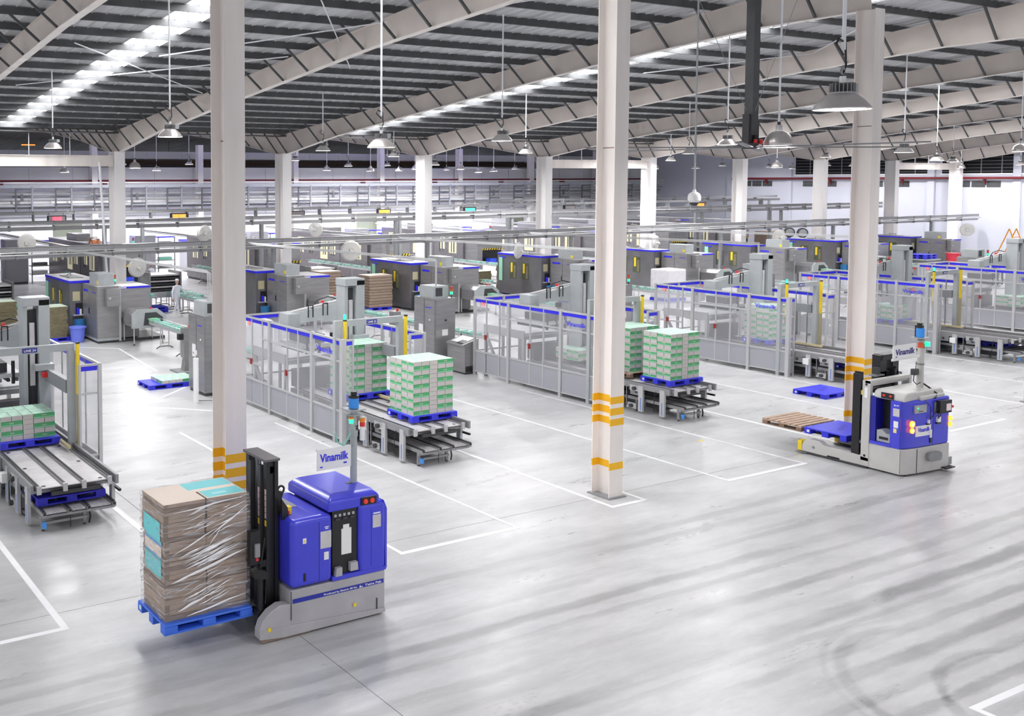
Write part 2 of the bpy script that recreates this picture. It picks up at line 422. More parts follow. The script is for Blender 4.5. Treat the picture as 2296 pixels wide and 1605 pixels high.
# high louvre windows of the right wall: dark slats over a dark opening
for i, (y0, y1) in enumerate(((53.6, 59.6), (47.2, 53.2), (40.6, 46.6), (34.0, 40.2))):
    w = struct(bx((XW - .03, y0, 7.1), (XW - .01, y1, 8.9), VOID).build('window_%d' % (i + 1)))
    bx((XW - .12, y0 - .1, 6.98), (XW, y1 + .1, 7.1), WHITEP).build('window_sill', w)
    sl = G().box((-.06, 0, 0), (-.02, y1 - y0, .03), GREYM).mesh('louvre_slat')
    for z in range(6): inst('louvre_slat', sl, w, (XW, y0, 7.25 + .28 * z))
    for z in range(4): bx((XW - .08, y0 + 1.5 * z, 7.1), (XW - .01, y0 + 1.5 * z + .06, 8.9), GREYM).build('mullion', w)
vs = G()
for z in range(4): vs.box((-.04, 0, .08 + z * .11), (-.01, 1.0, .10 + z * .11), GREYP)
vsm = vs.mesh('vent_slat'); vbm = G().box((-.03, 0, 0), (0, 1.0, .5), BLACK).mesh('vent_back')
for j, y0 in enumerate((62.0, 55.6, 49.2, 42.2, 36.4)):
    v = thing('wall_vent', 'dark louvred vent in three panels under the red pipe, %s from the room corner' % ORD[j + 1], 'vent', (XW, y0, 5.98))
    for q in range(3):
        inst('vent_back', vbm, v, (0, q * 1.12, 0)); inst('slat', vsm, v, (0, q * 1.12, 0))
# red pipes along both walls
rp = thing('fire_pipe', 'long dark red pipe on brackets along the right wall', 'pipe', (XW - .5, 10, 6.72))
G().tube((0, 0, 0), (0, 56, 0), 0.11, REDD, 10).build('pipe', rp, smooth=True)
for j in range(9): inst('bracket', brk, rp, (0.32, 1.2 + 6.4 * j, -.08))
rp = thing('fire_pipe', 'thin dark red pipe running across the panelled back wall', 'pipe', (-10, YW - .5, 6.72))
G().tube((0, 0, 0), (98, 0, 0), 0.075, REDD, 8).build('pipe', rp, smooth=True)
for j in range(12): bx((4 + 8.1 * j, 0, -.5), (4.25 + 8.1 * j, .45, -.05), REDD).build('bracket', rp)

# roof sheet, purlins and skylight strips (all parts of the ceiling)
def roofz(y): return 12.06 - abs(y - 15.1) * 0.1003 if y <= 45.1 else 12.06 - abs(y - 75.1) * 0.1003
ceil = G()
for ya, yb in ((-16, 15.1), (15.1, 45.1), (45.1, 75.1), (75.1, 104)):
    za, zb = roofz(ya) + .23, roofz(yb) + .23
    ceil.prism([(ya, za), (yb, zb), (yb, zb + .06), (ya, za + .06)], 'x', -30, XW + .3, SHEET)
ceil = struct(ceil.build('ceiling'))
pur = G().prism([(0, 0), (.07, 0), (.07, .02), (.02, .02), (.02, .18), (.07, .18), (.07, .20), (0, .20)], 'x', -30, XW, PURL).mesh('purlin')
PY_ = [44.6 - 1.56 * i for i in range(38)]
for i, y in enumerate(PY_): inst('purlin', pur, ceil, (0, y, roofz(y) + .01))
for i in range(19): inst('purlin', pur, ceil, (0, 46.0 + 1.56 * i, roofz(46.0 + 1.56 * i) + .01))
rib = G().prism([(-.03, 0), (.03, 0), (.02, -.035), (-.02, -.035)], 'y', 0, 1, SHEET)
# standing ribs of the sheet, one joined part per bay strip
rg = G()
for i in range(250):
    x = -12 + i * 0.4
    y0, y1 = 15.1, 45.1
    z0, z1 = roofz(y0) + .23, roofz(y1) + .23
    rg.add([(x - .03, y0, z0), (x + .03, y0, z0), (x, y0, z0 - .04), (x - .03, y1, z1), (x + .03, y1, z1), (x, y1, z1 - .04)], [(0, 3, 5, 2), (2, 5, 4, 1), (0, 1, 4, 3), (0, 2, 1), (3, 4, 5)], SHEET)
r = rg.build('sheet_rib', ceil); r['kind'] = 'stuff'
for x in (-7.2, 11.4, 29.7, 48.9, 66.9, 84):
    for a, b in zip(PY_[:-1], PY_[1:]):
        if b < 12: break
        ya, yb = b + .12, a - .03
        g = G(); za, zb = roofz(ya) + .205, roofz(yb) + .205
        g.prism([(ya, za), (yb, zb), (yb, zb + .02), (ya, za + .02)], 'x', x - .5, x + .5, SKYL)
        g.build('skylight_panel', ceil)
# wind bracing rods
bg_ = [((9, 28, 34.5)), ((12, 20, 29.0)), ((31, 18, 27)), ((52, 20, 29))]
for x, ya, yb in bg_:
    for s in (0, 1):
        p = (x, ya if s else yb, roofz(ya if s else yb) - .1); q = (x + 7, yb if s else ya, roofz(yb if s else ya) - .1)
        G().tube(p, q, .02, WHITEP, 6).build('bracing_rod', ceil)

# frames: rafters (tapered, haunched) with fly braces, columns
def rafter_pts(side):
    # (distance from valley, bottom z, top z); valley at 45.1
    b = [(0.0, 8.08), (0.6, 8.10), (5.1, 8.80), (10.6, 9.42), (16.2, 10.0), (21.0, 10.5), (27.0, 10.93), (30.0, 10.97)]
    return b
BR = G().bar((0, 0, 0), (0.80, 0.0, -1.0), .05, .05, PURL)
braceN = []
for k, x in enumerate(COLX):
    cx = x + .19
    for side, nm in ((-1, 'near'), (1, 'far')):
        web = G(); fl = G(); tf = G()
        P = rafter_pts(side); prev = None
        ys = [45.1 + side * d for d, _ in P]; zb = [z for _, z in P]; zt = [roofz(45.1 - d) for d, _ in P]
        n = len(P)
        poly = list(zip(ys, zb)) + list(zip(ys, zt))[::-1]
        for i in range(n - 1):
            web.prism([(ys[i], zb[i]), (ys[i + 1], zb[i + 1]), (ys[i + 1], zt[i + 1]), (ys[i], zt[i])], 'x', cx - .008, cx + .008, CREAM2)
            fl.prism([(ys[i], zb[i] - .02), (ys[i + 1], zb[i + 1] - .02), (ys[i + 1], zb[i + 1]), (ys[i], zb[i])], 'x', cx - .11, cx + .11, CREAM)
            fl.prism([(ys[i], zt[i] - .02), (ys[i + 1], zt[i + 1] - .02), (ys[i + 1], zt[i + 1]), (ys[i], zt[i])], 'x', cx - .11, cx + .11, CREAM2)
        lab = 'cream steel roof rafter, %s frame from the left, %s' % (ORD[k + 1], 'rising from the valley towards the viewer' if side < 0 else 'rising behind the valley columns')
        t = thing('roof_rafter', lab, 'rafter', (0, 0, 0), 0, 'cream roof rafters')
        web.build('web', t); fl.build('flange', t)
        for i, py in enumerate(PY_):
            if side > 0: py = 90.2 - py
            if py < 15.5 or py > 74.6: continue
            d = abs(45.1 - py)
            j = max(q for q in range(n - 1) if P[q][0] <= d + 1e-6)
            zz = P[j][1] + (P[j + 1][1] - P[j][1]) * (d - P[j][0]) / (P[j + 1][0] - P[j][0])
            tz = roofz(45.1 - d)
            key = round(tz - zz, 2)
            G().bar((cx - .85, py, tz + .02), (cx - .08, py, zz + .02), .06, .06, PURL).build('fly_brace', t)
    if k < 4:
        # near slope of the frame, out of view above the camera
        G().box((cx - .11, -15, 0), (cx + .11, -14.98, .01), CREAM)
def column(x, y, w, d, top, label, bands=(), base=True, splice=None, CREAM=CREAM):
    """H section: flanges face -y and +y, web runs along y"""
    t = thing('steel_column', label, 'column', (x, y, 0), 0, 'cream steel columns')
    G().box((0, 0, 0.02), (w, .02, top), CREAM).build('flange', t, label='front flange')
    G().box((0, d - .02, 0.02), (w, d, top), CREAM).build('flange', t)
    G().box((w * .45, .02, 0.02), (w * .45 + .014, d - .02, top), CREAM).build('web', t)
    G().box((-.06, -.06, 0), (w + .06, d + .06, .025), GREYM).build('base_plate', t)
    if splice: G().box((w * .45 - .004, .02, splice), (w * .45, d - .02, splice + .02), CARTD).build('splice_seam', t)
    for z0, z1 in bands:
        g = G(); e = .003
        g.box((-e, -e, z0), (w + e, .02 + e, z1), YELB); g.box((w * .45 - e, .02, z0), (w * .45 + .014 + e, d - .02, z1), YELB)
        g.box((-e, d - .02 - e, z0), (w + e, d + e, z1), YELB)
        g.build('yellow_band', t)
    return t
BANDS = ((2.17, 2.02), (1.93, 1.78), (1.70, 1.555), (.76, .61))
BANDS = [(b, a) for a, b in BANDS]
where = {0: 'left of the frame outside the view', 1: 'nearest column at left behind the blue forklift', 2: 'tall column in the middle of the hall inside a white floor box', 3: 'right-hand tall column behind the second forklift carrying the roof ridge'}
for k in range(1, 6):
    x = COLX[k]
    column(x, 14.87, .39, .50, 10.97, 'cream steel column with yellow bands, ' + where.get(k, '%s in the near row, out of frame' % ORD[k]), BANDS, splice=(8.05 if k == 3 else 7.4))
for k in range(1, 10):
    x = COLX[k + 1] if k + 1 < len(COLX) else None
    if x is None: continue
    lab = 'cream steel column in the valley row under the rafters, %s from the left' % ORD[k]
    column(x - .08, 44.7, .52, .80, 8.1, lab, CREAM=CREAM_LIT)
for k in range(0, 9):
    x = COLX[k + 1] + 0
    column(x, 74.8, .46, .55, 9.6, 'slim white column against the panelled back wall, %s from the left' % ORD[k + 1], CREAM=CREAM_LIT)
# pipe and lean-to post beside the first valley column
for (xa, xb, lab) in ((-2, 16.28, 'cream tie beam from the left edge to the first valley column'), (43.6, 52.3, 'cream tie beam between the fourth and fifth valley columns'), (79.6, 88.3, 'cream tie beam at the right end of the valley row')):
    t = thing('tie_beam', lab, 'beam', (xa, 45.1, 7.4))
    G().box((0, -.1, 0), (xb - xa, .1, .02), CREAM).box((0, -.1, .50), (xb - xa, .1, .52), CREAM).build('flange', t)
    G().box((0, -.01, .02), (xb - xa, .01, .50), CREAM).build('web', t)
    for i in range(int((xb - xa) / 1.9)): G().tube((1 + 1.9 * i, 0, .52), (1 + 1.9 * i, 0, 1.5), .02, WHITEP, 6).build('hanger_rod', t)
t = thing('drain_pipe', 'white leaning rain pipe clipped beside the first valley column', 'pipe', (15.95, 44.8, 0))
G().tube((0, 0, 0), (-.45, 0, 7.6), .06, WHITEP, 8).build('pipe', t)
t = thing('red_hose_pipe', 'two thin pipes on the wall of the first valley column', 'pipe', (16.5, 44.8, 0))
G().tube((0, 0, 0), (0, 0, 4), .025, CARTD, 6).build('pipe', t); G().tube((-.25, 0, 0), (-.25, 0, 4), .02, ALUD, 6).build('pipe', t)
# gutter edge of the valley
gt = thing('valley_gutter', 'dark steel gutter along the valley between the two roofs', 'gutter', (-20, 45.1, 8.95))
G().box((0, -.35, 0), (109, .35, .05), PURL).build('trough', gt)

# dark store behind the back wall: ducts and beams seen over the wall
bx((-30, 112, 0), (XW, 112.3, 12), VOID).build('wall_far')['kind'] = 'structure'
for i, (y, z, r, m, lab) in enumerate(((77.6, 8.80, .30, mat('duct_pale', (.62, .62, .66), .5), 'long silver ventilation duct high behind the back wall'), (94, 8.8, .3, ALUD, 'lower grey duct in the dark store behind the wall'))):
    t = thing('air_duct', lab, 'duct', (-25, y, z))
    G().box((0, -r, -r), (112, r, r), m).build('duct', t)
    for j in range(36): G().box((j * 3.1, -r - .03, -r - .03), (j * 3.1 + .08, r + .03, r + .03), m).build('joint_flange', t)
t = thing('store_beam', 'rusty brown beam across the dark store behind the wall', 'beam', (-25, 90, 8.15))
G().box((0, -.15, 0), (110, .15, .5), CARTD).build('beam', t)
for j, (x, y, z) in enumerate(((39, 92, 9.1), (70, 92, 8.8), (24.5, 90, 9.9))):
    t = thing('warm_lamp', 'orange lit lamp in the dark store, %s from the left' % ORD[(2, 3, 1)[j]], 'lamp', (x, y, z))
    G().box((-.6, -.1, 0), (.6, .1, .12), mat('warm_glow', (1, .4, .1), .5, emit=(1, .35, .08), es=1.2)).build('tube', t)
    G().box((-.65, -.14, .12), (.65, .14, .2), DARK).build('housing', t); G().tube((0, 0, .2), (0, 0, 10.6 - z), .02, DARK, 6).build('hanger', t)

# ================================================================ PALLETS
def make_pallet(name, label, m, slots=True, tagm=None, loc=(0, 0, 0), lx=1.38, ly=1.06, group=None, bev=.012):
    t = thing(name, label, 'pallet', loc, 0, group)
    d = bx((0, 0, .115), (lx, ly, .15), m).build('deck', t, bevel=bev)
    bw = .20; xs = (0, (lx - bw) / 2, lx - bw); ys = (0, (ly - .16) / 2, ly - .16)
    for x in xs:
        for y in ys: bx((x, y, .025), (x + bw, y + .16, .12), m).build('block', t)
    for y in ys: bx((0, y, 0), (lx, y + .16, .028), m).build('runner', t)
    if slots:
        for (x, y) in ((.40, .42), (.52, .52), (.74, .56), (.86, .66)):
            bx((x, y, .1505), (x + .22, y + .03, .152), BLUEN).build('slot', d)
    bx((-.004, ly - .13, .04), (0, ly - .07, .10), WHITE).build('sticker', t)
    return t
def make_wood(label, loc, group=None):
    t = thing('wooden_pallet', label, 'pallet', loc, 0, group)
    for i in range(7): bx((0, i * .156, .12), (1.36, i * .156 + .118, .145), WOOD).build('board', t)
    for x in (0, .60, 1.20):
        bx((x, 0, .095), (x + .12, 1.06, .12), WOOD).build('stringer', t)
        for y in (0, .46, .92): bx((x, y, .02), (x + .14, y + .14, .095), WOODD).build('block', t)
        bx((x, 0, 0), (x + .12, 1.06, .02), WOODD).build('bottom_board', t)
    return t

# ================================================================ MILK CARTON BOXES
CL, CW, CH = .49, .245, .1105
def carton_mesh(along_x):
    lx, ly = (CL, CW) if along_x else (CW, CL)
    e = .006; x0, y0, x1, y1 = e, e, lx - e, ly - e; h = CH - .005
    vs = []; fs = []; ms = []
    g = G()
    zs = (0, .028, .078, h)
    # long sides carry the green print (light green, green, white top band), short sides are white
    for s in (0, 1, 2, 3):
        P = [((x0, y0), (x1, y0)), ((x1, y0), (x1, y1)), ((x1, y1), (x0, y1)), ((x0, y1), (x0, y0))][s]
        longside = (s in (0, 2)) == along_x
        (ax, ay), (bx_, by) = P
        if longside:
            for q in range(3):
                m = (CBL, CBG, CBG)[q] if (along_x or s != 3) else (CBL, CBG, CBW)[q]
                g.add([(ax, ay, zs[q]), (bx_, by, zs[q]), (bx_, by, zs[q + 1]), (ax, ay, zs[q + 1])], [(0, 1, 2, 3)], m)
            # small white word mark in the middle
            cx, cy = (ax + bx_) / 2, (ay + by) / 2; dx, dy = (bx_ - ax), (by - ay); l = math.hypot(dx, dy); dx /= l; dy /= l
            nx, ny = dy * .001, -dx * .001; w = .05
            g.add([(cx - dx * w + nx, cy - dy * w + ny, .052), (cx + dx * w + nx, cy + dy * w + ny, .052), (cx + dx * w + nx, cy + dy * w + ny, .070), (cx - dx * w + nx, cy - dy * w + ny, .070)], [(0, 1, 2, 3)], CBW)
        else:
            g.add([(ax, ay, 0), (bx_, by, 0), (bx_, by, h), (ax, ay, h)], [(0, 1, 2, 3)], CBW)
    g.add([(x0, y0, h), (x1, y0, h), (x1, y1, h), (x0, y1, h)], [(0, 1, 2, 3)], CBT)
    g.add([(x0, y0, 0), (x1, y0, 0), (x1, y1, 0), (x0, y1, 0)], [(3, 2, 1, 0)], CBW)
    me = bpy.data.meshes.new('milk_carton'); me.from_pydata(g.v, [], g.f)
    for m in g.mats: me.materials.append(m)
    me.polygons.foreach_set('material_index', g.m)
    return me, g
CMX, GX = carton_mesh(True); CMY, GY = carton_mesh(False)
TX = CL + 3 * CW; TY = CL + 2 * CW
def layer(flip):
    """boxes of one layer: (x, y, along_x, visible on the front or left)"""
    L, w = CL, CW
    a = [(0, 0, True, 'front first from left'), (0, w, True, 'left side, second row'), (0, 2 * w, False, 'left side, far corner'), (w, 2 * w, False, ''),
         (L, 0, False, 'front second from left'), (L + w, 0, False, 'front third from left'), (L + 2 * w, 0, False, 'front fourth from left'),
         (L, L, True, ''), (L, L + w, True, ''), (2 * L, L, False, '')]
    if not flip: return a
    out = [(0, 0, False, 'front first from left'), (w, 0, False, 'front second from left'), (2 * w, 0, False, 'front third from left'), (3 * w, 0, True, 'front fourth from left'), (3 * w, w, True, ''),
           (0, L, True, 'left side, second row'), (0, L + w, True, 'left side, far corner'), (2 * w, L, False, ''), (3 * w, L, False, ''), (4 * w, L, False, '')]
    return out
STUFF = G()
def stuff_box(x, y, z, ax):
    g = GX if ax else GY
    n = len(STUFF.v); mi = [STUFF.mi(m) for m in g.mats]
    STUFF.v += [(a + x, b + y, c + z) for a, b, c in g.v]; STUFF.f += [tuple(i + n for i in f) for f in g.f]; STUFF.m += [mi[i] for i in g.m]
NBOX = [0]
def stack(x, y, z, layers, where, group, indiv=True, first_flip=True, skip=()):
    inner = 0
    for l in range(layers):
        top = l == layers - 1
        jx = random.uniform(-.004, .004); jy = random.uniform(-.004, .004)
        for bxx, byy, ax, pos in layer((l % 2 == 0) == first_flip):
            if not top and not pos: continue
            if any(s(l, bxx, byy) for s in skip): continue
            X, Y, Z = x + bxx + jx, y + byy + jy, z + l * CH
            if indiv and NBOX[0] < 300:
                o = inst('milk_carton', CMX if ax else CMY, None, (X, Y, Z))
                if pos: lb = 'green-white carton, %s layer down, %s, %s' % (ORD[layers - l], pos, where)
                else:
                    inner += 1; lb = 'mint carton top amid the top layer, %s inner one, %s' % (ORD[inner], where)
                tag(o, ' '.join(lb.split()), 'carton', group if pos else group + ', top middle')
                NBOX[0] += 1
            else: stuff_box(X, Y, Z, ax)

# ================================================================ ONE PALLETIZING CELL (fence, gantry, robot, conveyor), origin at its near left corner
Y0 = 21.3
def pane(t, ax, a, b, z0, z1, blue=False, c=0.0):
    """glass pane between a and b along y (ax='y', at x=c) or along x (ax='x', at y=c)"""
    f = (lambda u0, u1, d, z0, z1: ((c - d, u0, z0), (c + d, u1, z1))) if ax == 'y' else (lambda u0, u1, d, z0, z1: ((u0, c - d, z0), (u1, c + d, z1)))
    p = f(a, b, .003, z0, z1); bx(p[0], p[1], GLASS).build('pane', t)
    if blue:
        p = f(a, b, .008, z1 - .105, z1 - .005); bx(p[0], p[1], BLUE).build('blue_strip', t)
def bar_(t, nm, a, b, m=ALU): bx(a, b, m).build(nm, t)
def make_fence(label, number):
    t = thing('safety_fence', label, 'fence', (4.75, Y0, 0), 0, 'guard fences of the palletizers')
    H = 2.70
    # long left side: thick posts, thin mullions
    for y, w in ((0, .13), (1.5, .10), (3.85, .10), (5.55, .08)): bx((-w / 2, y - w / 2, 0), (w / 2, y + w / 2, H + .02), ALU).build('post', t)
    for y, z0 in ((2.25, .14), (2.85, .14), (4.30, .14), (4.95, 1.35)): bx((-.02, y - .022, z0), (.02, y + .022, H), ALU).build('mullion', t)
    bx((-.03, .05, H - .05), (.03, 5.55, H), ALU).build('top_rail', t)
    bx((-.025, .05, .12), (.025, 5.55, .16), ALU).build('bottom_rail', t)
    bx((-.025, .05, .82), (.025, 5.55, .87), ALU).build('low_rail', t)
    bx((-.025, .05, 2.10), (.025, 4.30, 2.15), ALU).build('middle_rail', t)
    bx((-.025, 4.3, 1.31), (.025, 5.5, 1.37), ALU).build('middle_rail', t)
    ys = (0.06, 1.46, 2.25, 2.85, 3.81, 4.28, 4.95, 5.52)
    for i, (a, b) in enumerate(zip(ys[:-1], ys[1:])):
        if i == 1 or i == 3: pass
        a += .03; b -= .02
        if i < 5:
            pane(t, 'y', a, b, .87, 2.10); pane(t, 'y', a, b, 2.15, H - .05, True)
        else:
            pane(t, 'y', a, b, .87, 1.31); pane(t, 'y', a, b, 1.37, H - .05, True)
        bx((-.008, a, .16), (.008, b, .82), PANEL).build('lower_panel', t)
    for y in (4.95, 2.85): bx((-.06, y - .04, 1.30), (-.02, y + .05, 1.46), mat('lock_red', (.3, .02, .02), .5)).build('door_lock', t)
    bx((-.012, 5.05, 2.44), (-.006, 5.22, 2.56), mat('number_red', (.95, .12, .14), .5)).build('number_plate', t)
    text(number, t, (-.013, 5.20, 2.455), (0, -1, 0), (0, 0, 1), .085, WHITE, name='line_number')
    text('Vinamilk', t, (-.006, 1.28, 2.26), (0, -1, 0), (0, 0, 1), .135, BLUE, bold=.012, width=.80)
    # far side
    for x in (1.28, 2.55): bx((x - .04, 5.51, 0), (x + .04, 5.59, H), ALU).build('post', t)
    bx((0, 5.52, H - .05), (2.55, 5.58, H), ALU).build('top_rail', t)
    bx((0, 5.52, .82), (2.55, 5.58, .87), ALU).build('low_rail', t)
    for a, b in ((.05, 1.22), (1.34, 2.5)):
        pane(t, 'x', a, b, 1.25, H - .05, True, 5.55)
    # right side
    for y in (0, 1.9, 3.7): bx((2.52, y - .04, 0), (2.60, y + .04, H), ALU).build('post', t)
    for y in (1.0, 1.45, 2.8): bx((2.545, y - .015, .14), (2.575, y + .015, H), ALUD).build('mullion', t)
    bx((2.53, 0, H - .05), (2.59, 5.55, H), ALU).build('top_rail', t)
    bx((2.53, 0, .60), (2.59, 5.55, .64), ALU).build('low_rail', t)
    bx((2.53, 0, .10), (2.59, 5.55, .14), ALU).build('bottom_rail', t)
    for a, b in ((.05, .98), (1.02, 1.87), (1.95, 2.78), (2.83, 3.66), (3.75, 5.5)):
        pane(t, 'y', a, b, .64, H - .05, True, 2.56)
        bx((2.552, a, .14), (2.568, b, .60), PANEL).build('lower_panel', t)
    # short near returns beside the opening
    for a, b, q in ((.06, .30, .30), (2.10, 2.52, 2.10)):
        bx((q - .025, -.025, 0), (q + .025, .025, H), ALU).build('post', t)
        bx((a, -.02, H - .05), (b, .02, H), ALU).build('top_rail', t)
        bx((a, -.02, 2.02), (b, .02, 2.06), ALU).build('middle_rail', t)
        bx((a, -.02, .62), (b, .02, .66), ALU).build('middle_rail', t)
        pane(t, 'x', a + .02, b - .02, 2.06, H - .05, True); pane(t, 'x', a + .02, b - .02, .66, 2.02)
        bx((a + .02, -.008, .1), (b - .02, .008, .62), PANEL).build('lower_panel', t)
    bx((2.25, -.010, 1.55), (2.33, -.006, 1.63), WHITE).build('warning_sticker', t)
    return t
def make_gantry(label, txt):
    t = thing('light_curtain_gantry', label, 'gantry', (4.75, Y0 + .35, 0), 0, 'grey portal frames over the pallet conveyors')
    bx((-.05, -.06, 2.98), (2.08, .06, 3.14), GREYP).build('crossbeam', t)
    bx((-.05, -.06, 0), (.10, .06, 2.98), GREYP).build('post', t)
    bx((1.94, -.07, 0), (2.10, .07, 2.98), GREYP).build('post', t)
    for x, z0 in ((.22, 1.75), (2.14, .75)):
        zy = max(z0, 2.0)
        c = bx((x - .035, -.14, zy), (x + .035, -.07, 3.16), YEL).build('light_curtain', t, label='yellow light curtain column')
        if zy > z0: bx((x - .035, -.14, z0), (x + .035, -.07, zy), mat('brass_post', (.42, .37, .22), .45)).build('curtain_base', t, label='olive lower half of the light curtain')
        bx((x - .036, -.141, 3.13), (x + .036, -.069, 3.17), BLACK).build('end_cap', c)
    bx((.92, -.075, 3.01), (1.24, -.061, 3.11), mat('sign_navy', (.02, .03, .28), .5)).build('line_sign', t)
    text(txt, t, (.95, -.077, 3.033), (1, 0, 0), (0, 0, 1), .052, WHITE, bold=.01, width=.26)
    G().tube((.22, -.1, 3.16), (.22, -.1, 3.30), .035, LGREEN, 10).build('signal_lamp', t, label='green signal lamp')
    return t
def make_robot(label):
    t = thing('palletizer', label, 'machine', (4.75, Y0, 0), 0, 'column palletizers')
    # mast with dark guide gap and cap
    bx((1.78, 2.05, .05), (2.05, 2.55, 3.95), GREYP).build('mast', t, bevel=.01)
    bx((1.42, 2.10, .05), (1.52, 2.55, 3.95), GREYP).build('mast', t)
    bx((1.52, 2.2, .05), (1.62, 2.5, 3.7), BLACK).build('guide_rail', t); bx((1.62, 2.25, .05), (1.78, 2.5, 3.7), DARK).build('lift_chain', t)
    bx((1.58, 2.13, 1.9), (1.70, 2.2, 3.4), PLATE).build('counterweight', t)
    bx((1.40, 2.05, 3.80), (2.05, 2.56, 4.0), GREYP).build('mast_cap', t, bevel=.01)
    bx((1.35, 1.95, 0), (2.15, 2.7, .08), GREYM).build('foot', t)
    # swinging arm: deep tapered beam from the mast carriage to the gripper
    g = G()
    A = Vector((1.72, 2.55, 3.02)); B = Vector((.36, 3.25, 2.80))
    d = (B - A).normalized(); n = Vector((-d.y, d.x, 0)) * .16
    def q(p, h): return [p - n, p + n, p + n + Vector((0, 0, h)), p - n + Vector((0, 0, h))]
    v = q(A - Vector((0, 0, .30)), .66) + q(A.lerp(B, .45) - Vector((0, 0, .12)), .36) + q(B - Vector((0, 0, .12)), .32)
    f = [(0, 1, 2, 3)] + [(i + 4 * s, (i + 1) % 4 + 4 * s, (i + 1) % 4 + 4 + 4 * s, i + 4 + 4 * s) for s in (0, 1) for i in range(4)] + [(11, 10, 9, 8)]
    g.add(v, f, GREYP); g.build('arm', t)
    bx((.12, 3.0, 2.60), (.52, 3.50, 3.00), GREYP).build('arm_head', t, bevel=.02)
    G().tube(A + Vector((0, -.1, .40)), B + Vector((0, 0, .22)), .035, PLATE, 8).build('cable_conduit', t)
    G().path([tuple(A + Vector((0, 0, .3))), (1.3, 2.8, 3.45), (1.0, 2.9, 3.35), (.8, 3.0, 3.0)], .015, BLACK, 6).build('hose', t)
    for s in (.35, .62): G().path([tuple(A.lerp(B, s) + Vector((-.2, -.15, .0))), tuple(A.lerp(B, s) + Vector((-.2, -.15, .34))), tuple(A.lerp(B, s) + Vector((-.05, -.15, .34))), tuple(A.lerp(B, s) + Vector((-.05, -.15, .0)))], .018, BLACK, 6).build('hose_loop', t)
    G().tube((1.15, 2.85, 3.2), (1.15, 2.85, 3.34), .05, RED, 10).build('beacon', t, label='red beacon on the arm')
    # carriage beam reaching to the near post
    bx((1.92, .45, 2.0), (2.06, 2.1, 2.30), GREYM).build('carriage_beam', t)
    bx((1.65, 1.9, 2.28), (2.1, 2.15, 2.42), GREYP).build('carriage', t); bx((1.8, 1.85, 2.12), (1.92, 1.95, 2.24), RED).build('stop_button', t)
    # gripper head hanging inside the cell
    bx((.35, 2.6, 2.05), (1.5, 3.9, 2.15), ALU).build('gripper_frame', t)
    bx((.55, 2.8, 2.15), (1.2, 3.7, 2.38), DARK).build('gripper_drive', t)
    for i in range(6): G().bar((.40 + .2 * i, 2.65, 1.98), (.40 + .2 * i, 3.85, 1.98), .07, .07, (DARK, GREYM)[i % 2]).build('gripper_bar', t)
    for x in (.5, .9, 1.3): G().tube((x, 2.62, 1.9), (x, 2.62, 2.45), .045, BLACK, 8).build('cylinder', t)
    # row former table at the far end
    bx((.25, 3.4, 1.62), (1.9, 5.35, 1.68), ALU).build('row_table', t)
    bx((.22, 3.38, 1.50), (.27, 5.35, 1.78), ALU).build('table_side', t); bx((1.88, 3.38, 1.50), (1.93, 5.35, 1.78), ALU).build('table_side', t)
    bx((.3, 3.3, 1.5), (1.9, 3.36, 1.62), GREYM).build('pusher', t)
    for x in (.3, 1.85):
        for y in (3.45, 5.3): bx((x - .05, y - .05, 0), (x + .05, y + .05, 1.6), ALU).build('leg', t)
    G().bar((.2, 4.6, .5), (.2, 5.25, 1.5), .08, .08, ALU).build('diagonal_brace', t)
    bx((.5, 3.2, .85), (1.75, 3.5, 1.35), STEELD).build('layer_box', t)
    bx((.45, 2.95, .55), (1.8, 3.45, .80), GREYM).build('slip_sheet_tray', t)
    bx((.8, 3.36, 1.1), (1.15, 3.372, 1.3), WHITE).build('notice', t)
    return t
